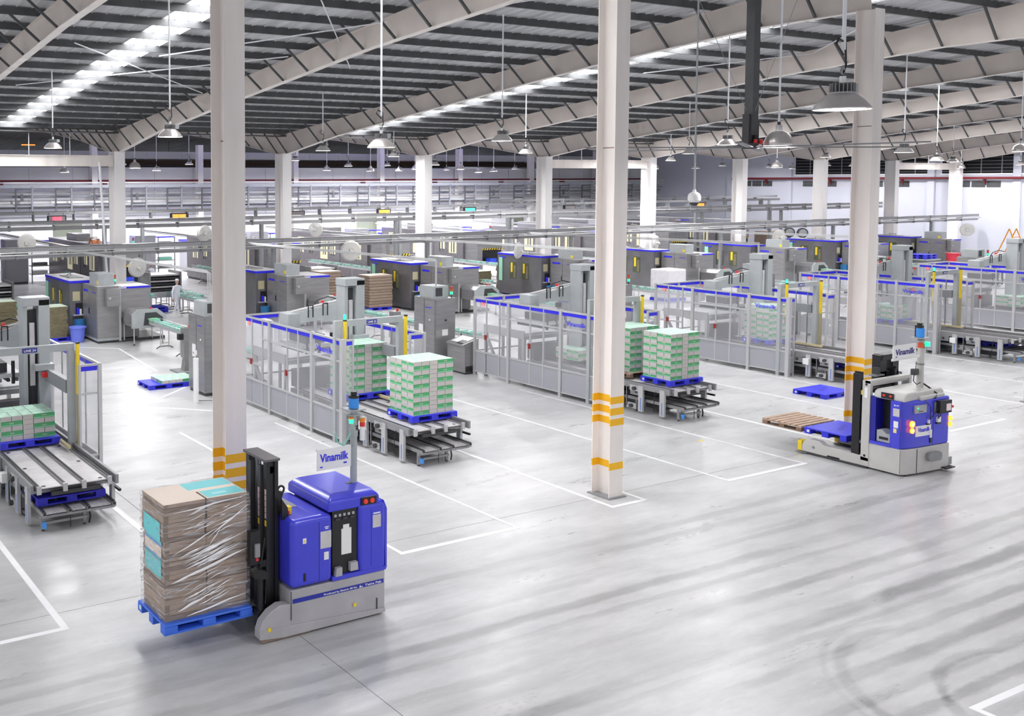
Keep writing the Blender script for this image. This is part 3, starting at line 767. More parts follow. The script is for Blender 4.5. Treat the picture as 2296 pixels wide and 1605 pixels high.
def make_conveyor(label):
    t = thing('pallet_conveyor', label, 'conveyor', (5.20, 18.65, 0), 0, 'double-deck pallet conveyors')
    LX = 1.50
    # upper deck
    def deck(nm, y0, y1, z, xs=((.07, .52), (.60, .90), (.98, 1.43)), m=PLATE):
        L = 1.35; n = max(1, round((y1 - y0) / L))
        for i in range(n):
            a = y0 + (y1 - y0) * i / n; b = y0 + (y1 - y0) * (i + 1) / n - .006
            for x0, x1 in xs:
                p = bx((x0, a, z - .02), (x1, b, z), m).build(nm, t)
                if x1 - x0 > .4: G().tube(((x0 + x1) / 2 + (.12 if x0 > .5 else -.12), a + .12, z), ((x0 + x1) / 2 + (.12 if x0 > .5 else -.12), a + .12, z + .002), .045, BLACK, 12).build('hole', p)
    deck('deck_plate', .30, 5.8, .80)
    for x in (0.0, .52, .90, 1.43):
        r = bx((x, .25, .74), (x + .075, 5.8, .84), ALUD).build('chain_rail', t)
        bx((x + .02, .26, .84), (x + .055, 5.8, .855), DARK).build('chain', r)
        bx((x - .005, .22, .70), (x + .08, .27, .86), ALU).build('end_cap', r)
    bx((-.10, .35, .70), (-.04, 5.8, .86), ALUD).build('side_frame', t); bx((1.56, .15, .72), (1.62, 5.8, .90), ALUD).build('side_frame', t)
    bx((-.05, .45, .66), (1.6, .55, .72), ALUD).build('cross_member', t)
    bx((.3, .3, .62), (1.3, .36, .70), DARK).build('drive_shaft', t)
    # lower deck
    deck('lower_plate', .0, 5.5, .385, xs=((.10, .50), (.62, .88), (1.0, 1.40)), m=mat('lower_plate_m', (.45, .44, .45), .5, metal=.3, noise=.3, nscale=18))
    for x in (0.02, .52, .90, 1.42):
        r = bx((x, -.05, .33), (x + .07, 5.5, .415), ALUD).build('lower_rail', t)
        bx((x + .012, -.03, .415), (x + .058, 5.5, .44), BLACK).build('belt', r)
        G().tube((x + .012, -.03, .40), (x + .058, -.03, .40), .04, BLACK, 10).build('roller', r)
    bx((1.66, .25, .52), (1.71, 3.2, .57), BLACK).build('guide_bar', t)
    bx((0, .05, .28), (1.5, .12, .33), ALUD).build('cross_member', t)
    bx((.12, .12, .14), (.95, .16, .19), ALUD).build('cross_member', t)
    for x, y in ((.05, .15), (.88, .15), (.05, 1.6), (1.4, 1.6), (.05, 3.2), (1.4, 3.2)):
        bx((x, y, .04), (x + .06, y + .06, .33), ALUD).build('foot', t); G().tube((x + .03, y + .03, 0), (x + .03, y + .03, .05), .03, DARK, 8).build('foot_pad', t)
    # upright posts
    for y in (.50, 1.25, 2.05, 2.85, 3.65, 4.45, 5.2):
        for x in (-.13, 1.60):
            bx((x, y, .06 if x < 0 else .2), (x + .07, y + .16, .80), ALU).build('upright', t)
            bx((x - .005, y + .06, .1), (x - .001, y + .09, .45), mat('blue_tape', (.15, .25, .6), .5)).build('tape', t)
    # electrics: white junction boxes, grey motor plates, sensors
    for y in (2.05, 3.9): bx((-.24, y, .48), (-.13, y + .20, .68), WHITE).build('junction_box', t)
    for y, z in ((1.4, .62), (1.5, .1), (2.9, .1)):
        bx((-.12, y, z), (-.10, y + .34, z + .16), ALU).build('motor_plate', t); G().tube((-.2, y + .14, z + .08), (-.1, y + .14, z + .08), .055, DARK, 10).build('motor', t)
    for y in (.8, 1.75, 2.9): G().path([(-.12, y, .74), (-.17, y, .55), (-.15, y + .05, .2), (-.05, y + .1, .1)], .01, BLACK, 5).build('cable', t)
    G().tube((-.17, 1.8, .2), (-.17, 1.8, .78), .012, ALUD, 6).build('sensor_rod', t)
    G().tube((.6, .08, .3), (.6, .08, .03), .008, BLACK, 5).build('hanging_wire', t); G().path([(1.0, .15, .33), (1.02, .12, .15), (.98, .1, .04)], .02, BLACK, 6).build('hose', t)
    bx((.03, -.005, .10), (.10, .045, .22), CYANB).build('reflector', t, label='bright blue reflector at the foot')
    for y in (1.32, 2.35, 3.3): bx((-.09, y, .50), (-.07, y + .42, .70), GREYM).build('side_plate', t); G().tube((-.1, y + .2, .60), (-.07, y + .2, .60), .05, DARK, 10).build('bearing', t)
    bx((.3, .9, .12), (1.2, 1.5, .30), DARK).build('gear_motor', t); bx((.3, 2.6, .12), (1.2, 3.2, .30), DARK).build('gear_motor', t)
    # chain channel inside the cell with brass guide
    bx((1.35, 2.6, .86), (1.42, 5.6, .93), mat('brass_guide', (.55, .47, .28), .5)).build('wear_strip', t)
    bx((1.50, 2.6, .62), (1.60, 7.6, .72), DARK).build('rear_channel', t)
    return t
LNAMES = ['leftmost', 'second', 'third', 'fourth', 'fifth', 'sixth', 'seventh', 'eighth']
def ln(k): return LNAMES[k] if k else 'leftmost'
f0 = make_fence('aluminium guard fence with clear panes and blue strip, leftmost palletizing cell', '24')
NUMS = ['24', '25', '26', '27', '28', '29', '30', '31']
fences = [f0]
for k in range(1, 7):
    t = dup(f0, (4.75 + 9 * k, Y0, 0), label='aluminium guard fence with clear panes and blue strip, %s palletizing cell from the left' % ln(k))
    for ch in list(t.children):
        if ch.name.startswith('line_number'):
            bpy.data.objects.remove(ch)
    text(NUMS[k], t, (-.013, 5.20, 2.455), (0, -1, 0), (0, 0, 1), .085, WHITE, name='line_number')
for k in range(7):
    t = make_gantry('grey portal beam with yellow light curtains and LINE %s sign over the %s conveyor' % (NUMS[k], ln(k)), 'LINE %s' % NUMS[k])
    t.location.x = 4.75 + 9 * k
r0 = make_robot('grey column palletizer with swinging arm inside the leftmost cell')
for k in range(1, 7): dup(r0, (4.75 + 9 * k, Y0, 0), label='grey column palletizer with swinging arm inside the %s cell from the left' % ln(k))
c0 = make_conveyor('double-deck chain conveyor, leftmost, empty white plates on top and blue pallet below')
CONV_L = ['', 'double-deck chain conveyor carrying one tall stack of green cartons, second from the left', 'double-deck chain conveyor carrying two carton stacks behind the middle column', 'double-deck chain conveyor half hidden by the right-hand column', 'double-deck chain conveyor at the right edge behind the forklift sign', 'double-deck chain conveyor, sixth from the left beyond the frame edge', 'double-deck chain conveyor, seventh from the left']
for k in range(1, 6): dup(c0, (5.20 + 9 * k, 18.65, 0), label=CONV_L[k])

# pallets and stacks
p0 = make_pallet('plastic_pallet', 'blue plastic pallet under the tall green carton stack on the second conveyor', BLUEP, loc=(14.56, 19.45, .855))
p_floor = dup(p0, (29.42, 18.47, 0), label='empty blue plastic pallet lying on the floor left of the right-hand column')
p_s2 = dup(p0, (23.50, 19.30, .855), label='blue plastic pallet under the nearer carton stack on the third conveyor')
p_s0 = make_pallet('plastic_pallet', 'dark blue pallet on the lower deck of the leftmost conveyor', mat('pallet_deep_blue', (.02, .02, .42), .45), False, loc=(5.22, 18.95, .445))
p_i1 = dup(p0, (14.56, 22.25, .855), label='blue pallet inside the second cell under a carton stack')
p_small = dup(p0, (11.95, 29.95, 0), rz=0, label='blue pallet on the floor with one layer of cartons, beside the grey cabinet')
p_i3 = dup(p0, (32.45, 22.5, .855), label='blue pallet inside the fourth cell under a carton stack')
p_i4 = dup(p0, (41.45, 23.3, .855), label='blue pallet inside the fifth cell under carton layers')
p_i0 = dup(p0, (5.2, 21.9, .855), label='blue pallet inside the leftmost cell under a half carton stack')
w_s2 = make_wood('wooden pallet under the farther carton stack on the third conveyor', (23.50, 20.75, .855))
for x in (32.4, 33.9):
    dup(p_s0, (x, 19.0 + (x - 32.4), .445), label='dark blue pallet on the lower deck behind the right-hand column' if x < 33 else 'dark blue pallet on the lower deck of the fourth conveyor, farther one') if x < 33 else None
dup(p_s0, (41.45, 19.4, .445), label='dark blue pallet on the lower deck of the fifth conveyor, nearer one'); dup(p_s0, (41.45, 21.0, .445), label='dark blue pallet on the lower deck of the fifth conveyor, farther one')
stack(14.62, 19.50, 1.007, 12, 'stack on second conveyor', 'cartons stacked on the second conveyor', first_flip=False)
stack(23.56, 19.36, 1.007, 12, 'nearer stack on third conveyor', 'cartons in the nearer stack of the third conveyor', first_flip=False)
stack(5.27, 22.0, 1.007, 5, 'stack inside leftmost cell', 'cartons inside the leftmost cell', first_flip=True)
stack(23.56, 20.82, 1.007, 12, 'farther stack on third conveyor', 'cartons in the farther stack of the third conveyor', first_flip=False)
stack(12.4, 29.98, .152, 1, 'lone layer on floor pallet', 'cartons on the floor pallet', True)
stack(14.62, 22.32, 1.007, 12, '', '', False)
stack(32.5, 22.55, 1.007, 11, '', '', False); stack(41.5, 23.35, 1.007, 5, '', '', False); stack(23.6, 22.9, 1.007, 3, '', '', False)
stack(50.5, 22.9, 1.007, 4, '', '', False)
o = STUFF.build('milk_cartons'); tag(o, 'more green and white milk cartons stacked inside the fenced cells', 'cartons'); o['kind'] = 'stuff'

# ================================================================ BLUE FORKLIFT (near left), forks towards -x
def agv1():
    ox, oy = 6.69, 12.58
    t = thing('automated_forklift', 'blue driverless forklift with black mast carrying a film-wrapped cardboard load', 'forklift', (ox, oy, 0))
    GR = mat('forklift_grey', (.44, .43, .45), .5, noise=.12, nscale=2)
    b = GR
    def P(nm, g, **k): return g.build(nm, t, **k)
    # chassis and outriggers
    P('chassis', bx((.525, .012, .09), (2.22, 1.33, .69), GR), bevel=.015)
    prof = [(0, .07), (0, .20), (.05, .33), (.18, .45), (.34, .52), (.53, .50), (.53, .07)]
    P('outrigger', G().prism(prof, 'y', 0, .16, GR), bevel=.012); P('outrigger', G().prism(prof, 'y', 1.20, 1.36, GR), bevel=.012)
    P('skirt', G().prism([(.0, .07), (0, .21), (2.215, .10), (2.215, .03), (.4, .03)], 'y', -.012, .012, GR), bevel=.006, label='grey side skirt')
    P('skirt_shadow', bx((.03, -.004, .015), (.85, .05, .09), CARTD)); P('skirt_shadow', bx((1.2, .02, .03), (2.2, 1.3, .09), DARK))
    for x in (.25,):
        for y in (.03, 1.22): G().tube((x, y, .09), (x, y + .11, .09), .09, SCREW, 14).build('wheel', t)
    P('panel_seam', bx((.523, -.014, .26), (.529, .0, .69), DARK)); P('panel_seam', bx((2.06, -.013, .1), (2.064, .013, .28), DARK))
    # blue body: left block with rounded shoulder, right block, sill, hood
    P('body', bx((.53, .0, .70), (1.262, 1.30, 1.745), BLUEV), bevel=.085)
    P('body', bx((1.735, .0, .70), (2.235, 1.30, 1.80), BLUEV), bevel=.075)
    P('sill', bx((1.25, .0, .70), (2.23, 1.30, .765), BLUEV))
    P('rear_bumper', G().prism([(2.225, .70), (2.26, .72), (2.26, 1.66), (2.20, 1.80), (2.19, 1.80)], 'y', .015, 1.28, BLUEV), bevel=.01)
    bat = P('battery', bx((1.28, .055, .765), (1.72, 1.2, 1.75), BLACK), label='black battery box in the side recess')
    for i in range(5): bx((1.31 + .08 * i, .04, 1.66), (1.35 + .08 * i, .055, 1.70), GREYP).build('plug', bat)
    for i in range(3): bx((1.33 + .13 * i, .03, 1.61), (1.40 + .13 * i, .055, 1.64), DARK).build('plug', bat)
    bx((1.44, .048, 1.06), (1.62, .054, 1.46), WHITE).build('paper_label', bat); bx((1.47, .047, 1.46), (1.58, .054, 1.52), WHITE).build('paper_label', bat)
    P('bracket', G().prism([(1.30, .76), (1.42, .76), (1.42, .89), (1.32, .89)], 'y', -.01, .10, GR)); P('bracket', G().prism([(1.57, .80), (1.71, .80), (1.70, .93), (1.57, .93)], 'y', -.01, .10, GR))
    hood = G()
    lo = [(1.20, .04), (2.13, .03), (2.13, 1.28), (1.20, 1.28)]; hi = [(1.34, .18), (2.05, .16), (2.05, 1.18), (1.34, 1.18)]
    v = [(x, y, 1.745) for x, y in lo] + [(x, y, 1.90) for x, y in lo] + [(x, y, 1.985) for x, y in hi]
    hood.add(v, [(3, 2, 1, 0), (8, 9, 10, 11)] + [(i + 4 * s, (i + 1) % 4 + 4 * s, (i + 1) % 4 + 4 + 4 * s, i + 4 + 4 * s) for s in (0, 1) for i in range(4)], BLUEV)
    hd = P('hood', hood, bevel=.03, label='domed blue hood')
    lp = bx((1.78, .012, 1.775), (2.06, .04, 1.895), BLACK).build('lamp_panel', hd)
    lpp = t
    for x in (1.85, 1.97): G().tube((x, .012, 1.835), (x, -.012, 1.835), .038, LRED, 14).build('red_button', t)
    P('top_plate', bx((.55, .55, 1.744), (.95, 1.1, 1.752), GREYM))
    # door seams, handles, stickers
    P('door_seam', bx((1.012, -.003, .74), (1.017, 0, 1.66), BLACK)); P('door_seam', bx((1.95, -.003, .80), (1.955, 0, 1.7), BLUEN))
    P('door_handle', bx((.74, -.006, .80), (.78, 0, .92), BLACK))
    for a, c, m in (((.73, 1.37), (.79, 1.45), WHITE), ((1.035, 1.24), (1.225, 1.50), PLATE), ((1.10, 1.06), (1.18, 1.18), WHITE), ((1.98, 1.40), (2.13, 1.60), PLATE), ((1.12, 1.53), (1.17, 1.545), WHITE), ((1.11, 1.555), (1.18, 1.568), WHITE), ((1.99, 1.615), (2.12, 1.635), WHITE)):
        P('sticker', bx((a[0], -.004, a[1]), (c[0], -.0005, c[1]), m))
    P('warning_triangle', G().prism([(.74, 1.39), (.78, 1.39), (.76, 1.43)], 'y', -.006, -.004, YEL))
    P('emergency_stop', bx((2.262, .2, 1.33), (2.29, .25, 1.37), RED))
    # side stripe with lettering
    s = P('side_stripe', bx((.56, .006, .495), (2.19, .0115, .56), mat('stripe_blue', (.02, .03, .36), .4)))
    s2 = text('Produced by Elettric 80 for', t, (1.10, .004, .512), (1, 0, 0), (0, 0, 1), .028, WHITE, width=.60, bold=.01)
    text('Tetra Pak', t, (1.84, .004, .510), (1, 0, 0), (0, 0, 1), .034, WHITE, width=.31, bold=.012)
    G().prism([(1.735, .505), (1.775, .505), (1.755, .548)], 'y', .002, .005, WHITE).prism([(1.765, .505), (1.80, .505), (1.80, .525)], 'y', .002, .005, WHITE).build('emblem', t)
    for x, z in ((.13, .17), (1.62, .235)): P('yellow_sticker', bx((x, -.018, z), (x + .05, -.011, z + .055), YEL))
    # e-stop box beside the mast
    e = P('switch_box', bx((.60, .28, 1.75), (.70, .38, 1.86), YEL)); G().tube((.62, .28, 1.79), (.62, .24, 1.79), .03, RED, 12).build('button', e)
    P('mast_bracket', G().prism([(.50, 1.70), (.62, 1.72), (.60, 1.88), (.50, 2.02)], 'y', .22, .26, BLACK)); P('mast_bracket', G().prism([(.50, 1.70), (.62, 1.72), (.60, 1.88), (.50, 2.02)], 'y', .42, .46, BLACK))
    # mast: two nested pairs of channels, crossbar, chains, cylinder
    for y in (.33, .89):
        P('mast_upright', bx((.30, y, .10), (.36, y + .10, 2.58), BLACK)); P('mast_upright', bx((.44, y, .10), (.50, y + .10, 2.58), BLACK))
        P('mast_upright', bx((.36, y + (.03 if y < .5 else .04), .10), (.44, y + .06, 2.56), BLACK))
    for y in (.47, .78): P('inner_upright', bx((.27, y, .30), (.33, y + .08, 2.50), DARK))
    P('crossbar', bx((.26, .30, 2.58), (.52, 1.02, 2.62), mat('mast_top', (.13, .12, .13), .5)), bevel=.01)
    P('crossbar', bx((.30, .40, .45), (.48, 1.1, .60), BLACK)); P('crossbar', bx((.38, .40, 1.35), (.46, 1.1, 1.45), BLACK)); P('crossbar', bx((.40, .40, 2.05), (.46, 1.1, 2.12), BLACK))
    for y in (.62, .74): P('lift_chain', bx((.34, y, .6), (.37, y + .03, 2.55), mat('chain_steel', (.3, .3, .32), .4, metal=.8)))
    G().tube((.40, .36, 2.44), (.40, .46, 2.44), .055, mat('roller_brown', (.08, .06, .05), .5), 14).build('chain_roller', t)
    G().tube((.42, .60, .3), (.42, .60, 2.3), .035, DARK, 10).build('hydraulic_cylinder', t); G().tube((.42, .90, .3), (.42, .90, 2.3), .035, DARK, 10).build('hydraulic_cylinder', t)
    for y in (.34, .50):
        for q in range(5): P('scale_mark', bx((.268 if y > .4 else .298, y, 1.72 + .09 * q), (.27 if y > .4 else .30, y + .05, 1.80 + .09 * q), mat('pink_label', (.62, .45, .47), .5)))
        P('yellow_label', bx((.268 if y > .4 else .298, y, 1.60), (.27 if y > .4 else .30, y + .05, 1.69), YEL))
    ring = [(.56 + .055 * math.cos(a * PI / 6), .36, 2.12 + .055 * math.sin(a * PI / 6)) for a in range(13)]
    G().path(ring, .018, BLACK, 6).prism([(.50, 1.92), (.55, 1.92), (.60, 2.08), (.50, 2.12)], 'y', .345, .375, BLACK).build('lifting_eye', t)
    # side shifter machinery in front of the mast
    P('carriage', bx((.15, .30, .30), (.27, 1.16, .42), BLACK)); P('carriage', bx((.17, .30, 1.02), (.27, 1.16, 1.12), BLACK))
    P('carriage_plate', bx((.20, .45, .30), (.26, 1.0, 1.10), DARK))
    G().tube((.13, .22, .42), (.13, .22, .92), .045, BLACK, 10).build('tilt_cylinder', t); P('shifter', G().prism([(.02, .92), (.22, .88), (.24, .98), (.10, 1.05), (.0, 1.02)], 'y', .16, .30, BLACK))
    P('shifter', bx((.06, .18, .18), (.20, .30, .42), BLACK))
    P('valve_block', bx((.04, .20, 1.22), (.12, .28, 1.42), ALUD)); G().tube((.06, .19, 1.20), (.06, .17, 1.20), .022, RED, 10).build('red_cap', t)
    P('bracket', bx((.08, .14, .20), (.30, .16, .23), ALUD)); P('bracket', bx((.28, .14, .20), (.31, .16, .30), ALUD))
    P('shifter', bx((-.02, .24, 1.1), (.14, .34, 1.6), BLACK))
    for q, (a, b) in enumerate((((.2, .2, 1.5), (.1, .2, .9)), ((.25, .22, 1.3), (.2, .2, .5)))): G().tube(a, b, .012, BLACK, 6).build('hose', t)
    for y in (.46, .92): P('fork', G().prism([(-1.30, .325), (-1.28, .295), (.20, .285), (.20, 1.0), (.16, 1.0), (.15, .335)], 'y', y, y + .10, BLACK))
    # navigation pole with scanner, signal lamps and sign
    G().tube((1.97, .52, 1.95), (1.97, .52, 3.14), .055, GREYP, 14).build('pole', t, smooth=True)
    G().tube((1.97, .52, 2.72), (1.97, .52, 2.82), .068, GREYP, 14).build('pole_collar', t)
    P('hood_hole', G().tube((1.86, .50, 1.987), (1.86, .50, 1.99), .05, BLACK, 12))
    P('scanner_plate', bx((1.82, .40, 3.14), (2.12, .66, 3.16), GREYP)); P('scanner_plate', bx((1.86, .42, 3.06), (2.10, .64, 3.075), GREYP))
    G().tube((1.97, .52, 3.17), (1.97, .52, 3.33), .082, CYANB, 18).tube((1.97, .52, 3.33), (1.97, .52, 3.37), .085, BLACK, 18).tube((1.97, .52, 3.37), (1.97, .52, 3.43), .05, BLACK, 14).build('laser_scanner', t, label='blue drum laser scanner on top of the pole')
    G().tube((2.08, .44, 2.66), (2.08, .44, 2.88), .042, WHITE, 12).build('beacon_base', t)
    G().tube((2.08, .44, 2.88), (2.08, .44, 2.95), .042, RED, 12).tube((2.08, .44, 2.95), (2.08, .44, 3.02), .042, ORANGE, 12).tube((2.08, .44, 3.02), (2.08, .44, 3.04), .042, WHITE, 12).build('signal_beacon', t, label='red and orange striped beacon')
    G().tube((1.87, .44, 2.95), (1.87, .44, 3.02), .035, LGREEN, 10).tube((1.87, .44, 3.02), (1.87, .44, 3.05), .035, ORANGE, 10).build('green_lamp', t)
    P('number_disc', text('3', t, (1.955, .463, 2.80), (1, 0, 0), (0, 0, 1), .10, BLACK) and bx((1.93, .53, 2.78), (1.94, .54, 2.79), GREYP))
    sg = P('sign_board', bx((1.26, .46, 2.27), (1.88, .475, 2.60), WHITE), label='white sign board reading Vinamilk')
    P('sign_bar', bx((1.26, .475, 2.575), (1.95, .49, 2.60), ALUD))
    text('Vinamilk', t, (1.31, .457, 2.40), (1, 0, 0), (0, 0, 1), .125, BLUE, bold=.022, width=.52)
    for a, c in (((1.74, 2.33), (1.80, 2.355)), ((1.31, 2.31), (1.36, 2.33))): P('small_print', bx((a[0], .457, a[1]), (c[0], .4595, c[1]), BLUE))
    G().path([(1.56, .42, 2.85), (1.60, .42, 2.70), (1.72, .42, 2.62), (1.86, .44, 2.80)], .012, GREENT, 6).build('green_hose', t)
    return t
agv1()
lp = make_pallet('plastic_pallet', 'bright blue plastic pallet lifted on the forks under the film-wrapped cardboard', BLUEP2, False, loc=(5.33, 12.88, .315), lx=1.40, ly=1.04, bev=.02)
# wrapped load: flattened carton bundles in two columns, tier by tier
bundleA = []
tiers = [(.467, .31), (.78, .27), (1.055, .26), (1.32, .28), (1.605, .27), (1.88, .28)]
for i, (z, h) in enumerate(tiers):
    for j in (0, 1):
        g = G(); x0 = 5.385 + .665 * j + random.uniform(-.012, .012); y0 = 13.0 + random.uniform(-.015, .01)
        w, dep = .645, .82
        n = 5 if i % 2 else 4
        for q in range(n):      # sheets of one bundle, uneven edges
            a = h / n
            e = random.uniform(-.008, .008); e2 = random.uniform(-.006, .006)
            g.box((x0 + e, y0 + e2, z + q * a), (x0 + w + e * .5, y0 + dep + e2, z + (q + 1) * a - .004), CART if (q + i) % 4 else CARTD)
        if j == 0: g.box((x0 - .002, y0 + .0, z), (x0 + .07, y0 + .015, z + h - .005), CARTD)
        if i == len(tiers) - 1: g.box((x0, y0, z + h - .006), (x0 + w, y0 + dep, z + h), CARTL if True else CYANC)
        o = g.build('cardboard_bundle')
        lab = 'bundle of flat brown cartons under film on the forklift pallet, %s tier up, %s column' % (ORD[i + 1], 'left' if j == 0 else 'right')
        if i == 5 and j == 1:
            for a, b, m in (((.02, .03), (.63, .34), CYANC), ((-.10, .46), (.63, .80), CYANC), ((-.05, .34), (.63, .46), CARTL)):
                bx((x0 + a[0], y0 + a[1], z + h), (x0 + b[0], y0 + b[1], z + h + .002), m).build('printed_panel', o)
            bx((x0 + .15, y0 + .12, z + h + .002), (x0 + .38, y0 + .2, z + h + .003), mat('cyan_pale', (.35, .78, .82), .5)).build('white_print', o)
        if j == 0 and i in (2, 3, 4):
            bx((x0 - .014, y0 + .10, z), (x0 - .010, y0 + .72, z + h), CYANC).build('printed_panel', o)
            if i == 3:
                bx((x0 - .017, y0 + .10, z + .04), (x0 - .014, y0 + .72, z + .20), CARTL).build('printed_panel', o)
                bx((x0 - .019, y0 + .10, z + .20), (x0 - .015, y0 + .72, z + .23), CYANL).build('printed_line', o); bx((x0 - .019, y0 + .10, z + .015), (x0 - .015, y0 + .72, z + .04), CYANL).build('printed_line', o)
        tag(o, lab, 'cardboard', 'wrapped cardboard bundles')
# stretch film: a wrinkled shell plus bunched folds, whitened to paint its highlight streaks
fm = bpy.data.meshes.new('stretch_film'); bm = bmesh.new()
X0, X1, Y0_, Y1_, Z0, Z1 = 5.355, 6.735, 12.958, 13.86, .43, 2.165
N = 26; M_ = 34; peri = []
for i in range(N): peri.append((X0 + (X1 - X0) * i / N, Y0_, 0, -1))
for i in range(N): peri.append((X1, Y0_ + (Y1_ - Y0_) * i / N, 1, 0))
for i in range(N): peri.append((X1 - (X1 - X0) * i / N, Y1_, 0, 1))
for i in range(N): peri.append((X0, Y1_ - (Y1_ - Y0_) * i / N, -1, 0))
grid = []
for j in range(M_ + 1):
    z = Z0 + (Z1 - Z0) * j / M_; row = []
    for i, (x, y, nx, ny) in enumerate(peri):
        u = (i % N) / N
        d = .008 * math.sin(z * 31 + i * .55) + .006 * math.sin(z * 57 - i * .9) + random.uniform(-.003, .003) - .018 * math.sin(u * PI) * (.5 + .5 * math.sin(z * 5))
        row.append(bm.verts.new((x + nx * d, y + ny * d, z)))
    grid.append(row)
for j in range(M_):
    for i in range(4 * N): bm.faces.new((grid[j][i], grid[j][(i + 1) % (4 * N)], grid[j + 1][(i + 1) % (4 * N)], grid[j + 1][i]))
for f in bm.faces: f.smooth = True
bm.to_mesh(fm); bm.free(); fm.materials.append(FILM)
fo = bpy.data.objects.new('stretch_film', fm); C.objects.link(fo)
tag(fo, 'clear crinkled stretch film wound around the brown cardboard load', 'film')
folds = G(); FOLD_GLINT = mat('film_fold_glint', (.93, .92, .95), .15, spec=.9)
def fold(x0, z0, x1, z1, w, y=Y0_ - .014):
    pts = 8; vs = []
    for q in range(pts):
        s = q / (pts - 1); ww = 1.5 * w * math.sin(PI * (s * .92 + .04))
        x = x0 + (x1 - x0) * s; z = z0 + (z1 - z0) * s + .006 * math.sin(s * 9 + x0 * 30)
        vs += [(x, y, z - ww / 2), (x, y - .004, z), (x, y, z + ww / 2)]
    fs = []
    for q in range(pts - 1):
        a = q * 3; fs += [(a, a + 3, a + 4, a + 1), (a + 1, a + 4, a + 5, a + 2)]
    folds.add(vs, fs, FOLD_GLINT)
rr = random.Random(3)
for q in range(26):      # long diagonal pleats with painted glints across the front in two bands
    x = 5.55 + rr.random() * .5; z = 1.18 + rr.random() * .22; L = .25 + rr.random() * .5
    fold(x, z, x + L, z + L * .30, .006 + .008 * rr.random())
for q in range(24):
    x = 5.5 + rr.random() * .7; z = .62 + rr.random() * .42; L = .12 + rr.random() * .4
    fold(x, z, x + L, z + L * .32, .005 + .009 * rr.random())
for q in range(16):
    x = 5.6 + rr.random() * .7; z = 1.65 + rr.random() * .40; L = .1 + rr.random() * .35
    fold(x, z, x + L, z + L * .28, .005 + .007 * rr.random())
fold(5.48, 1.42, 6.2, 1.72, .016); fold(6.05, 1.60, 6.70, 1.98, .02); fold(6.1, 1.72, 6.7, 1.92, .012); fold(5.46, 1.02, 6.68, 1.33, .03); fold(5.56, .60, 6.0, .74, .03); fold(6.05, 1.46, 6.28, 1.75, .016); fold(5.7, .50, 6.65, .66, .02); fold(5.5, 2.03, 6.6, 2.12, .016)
o = folds.build('film_fold_glint', fo); o['kind'] = 'stuff'

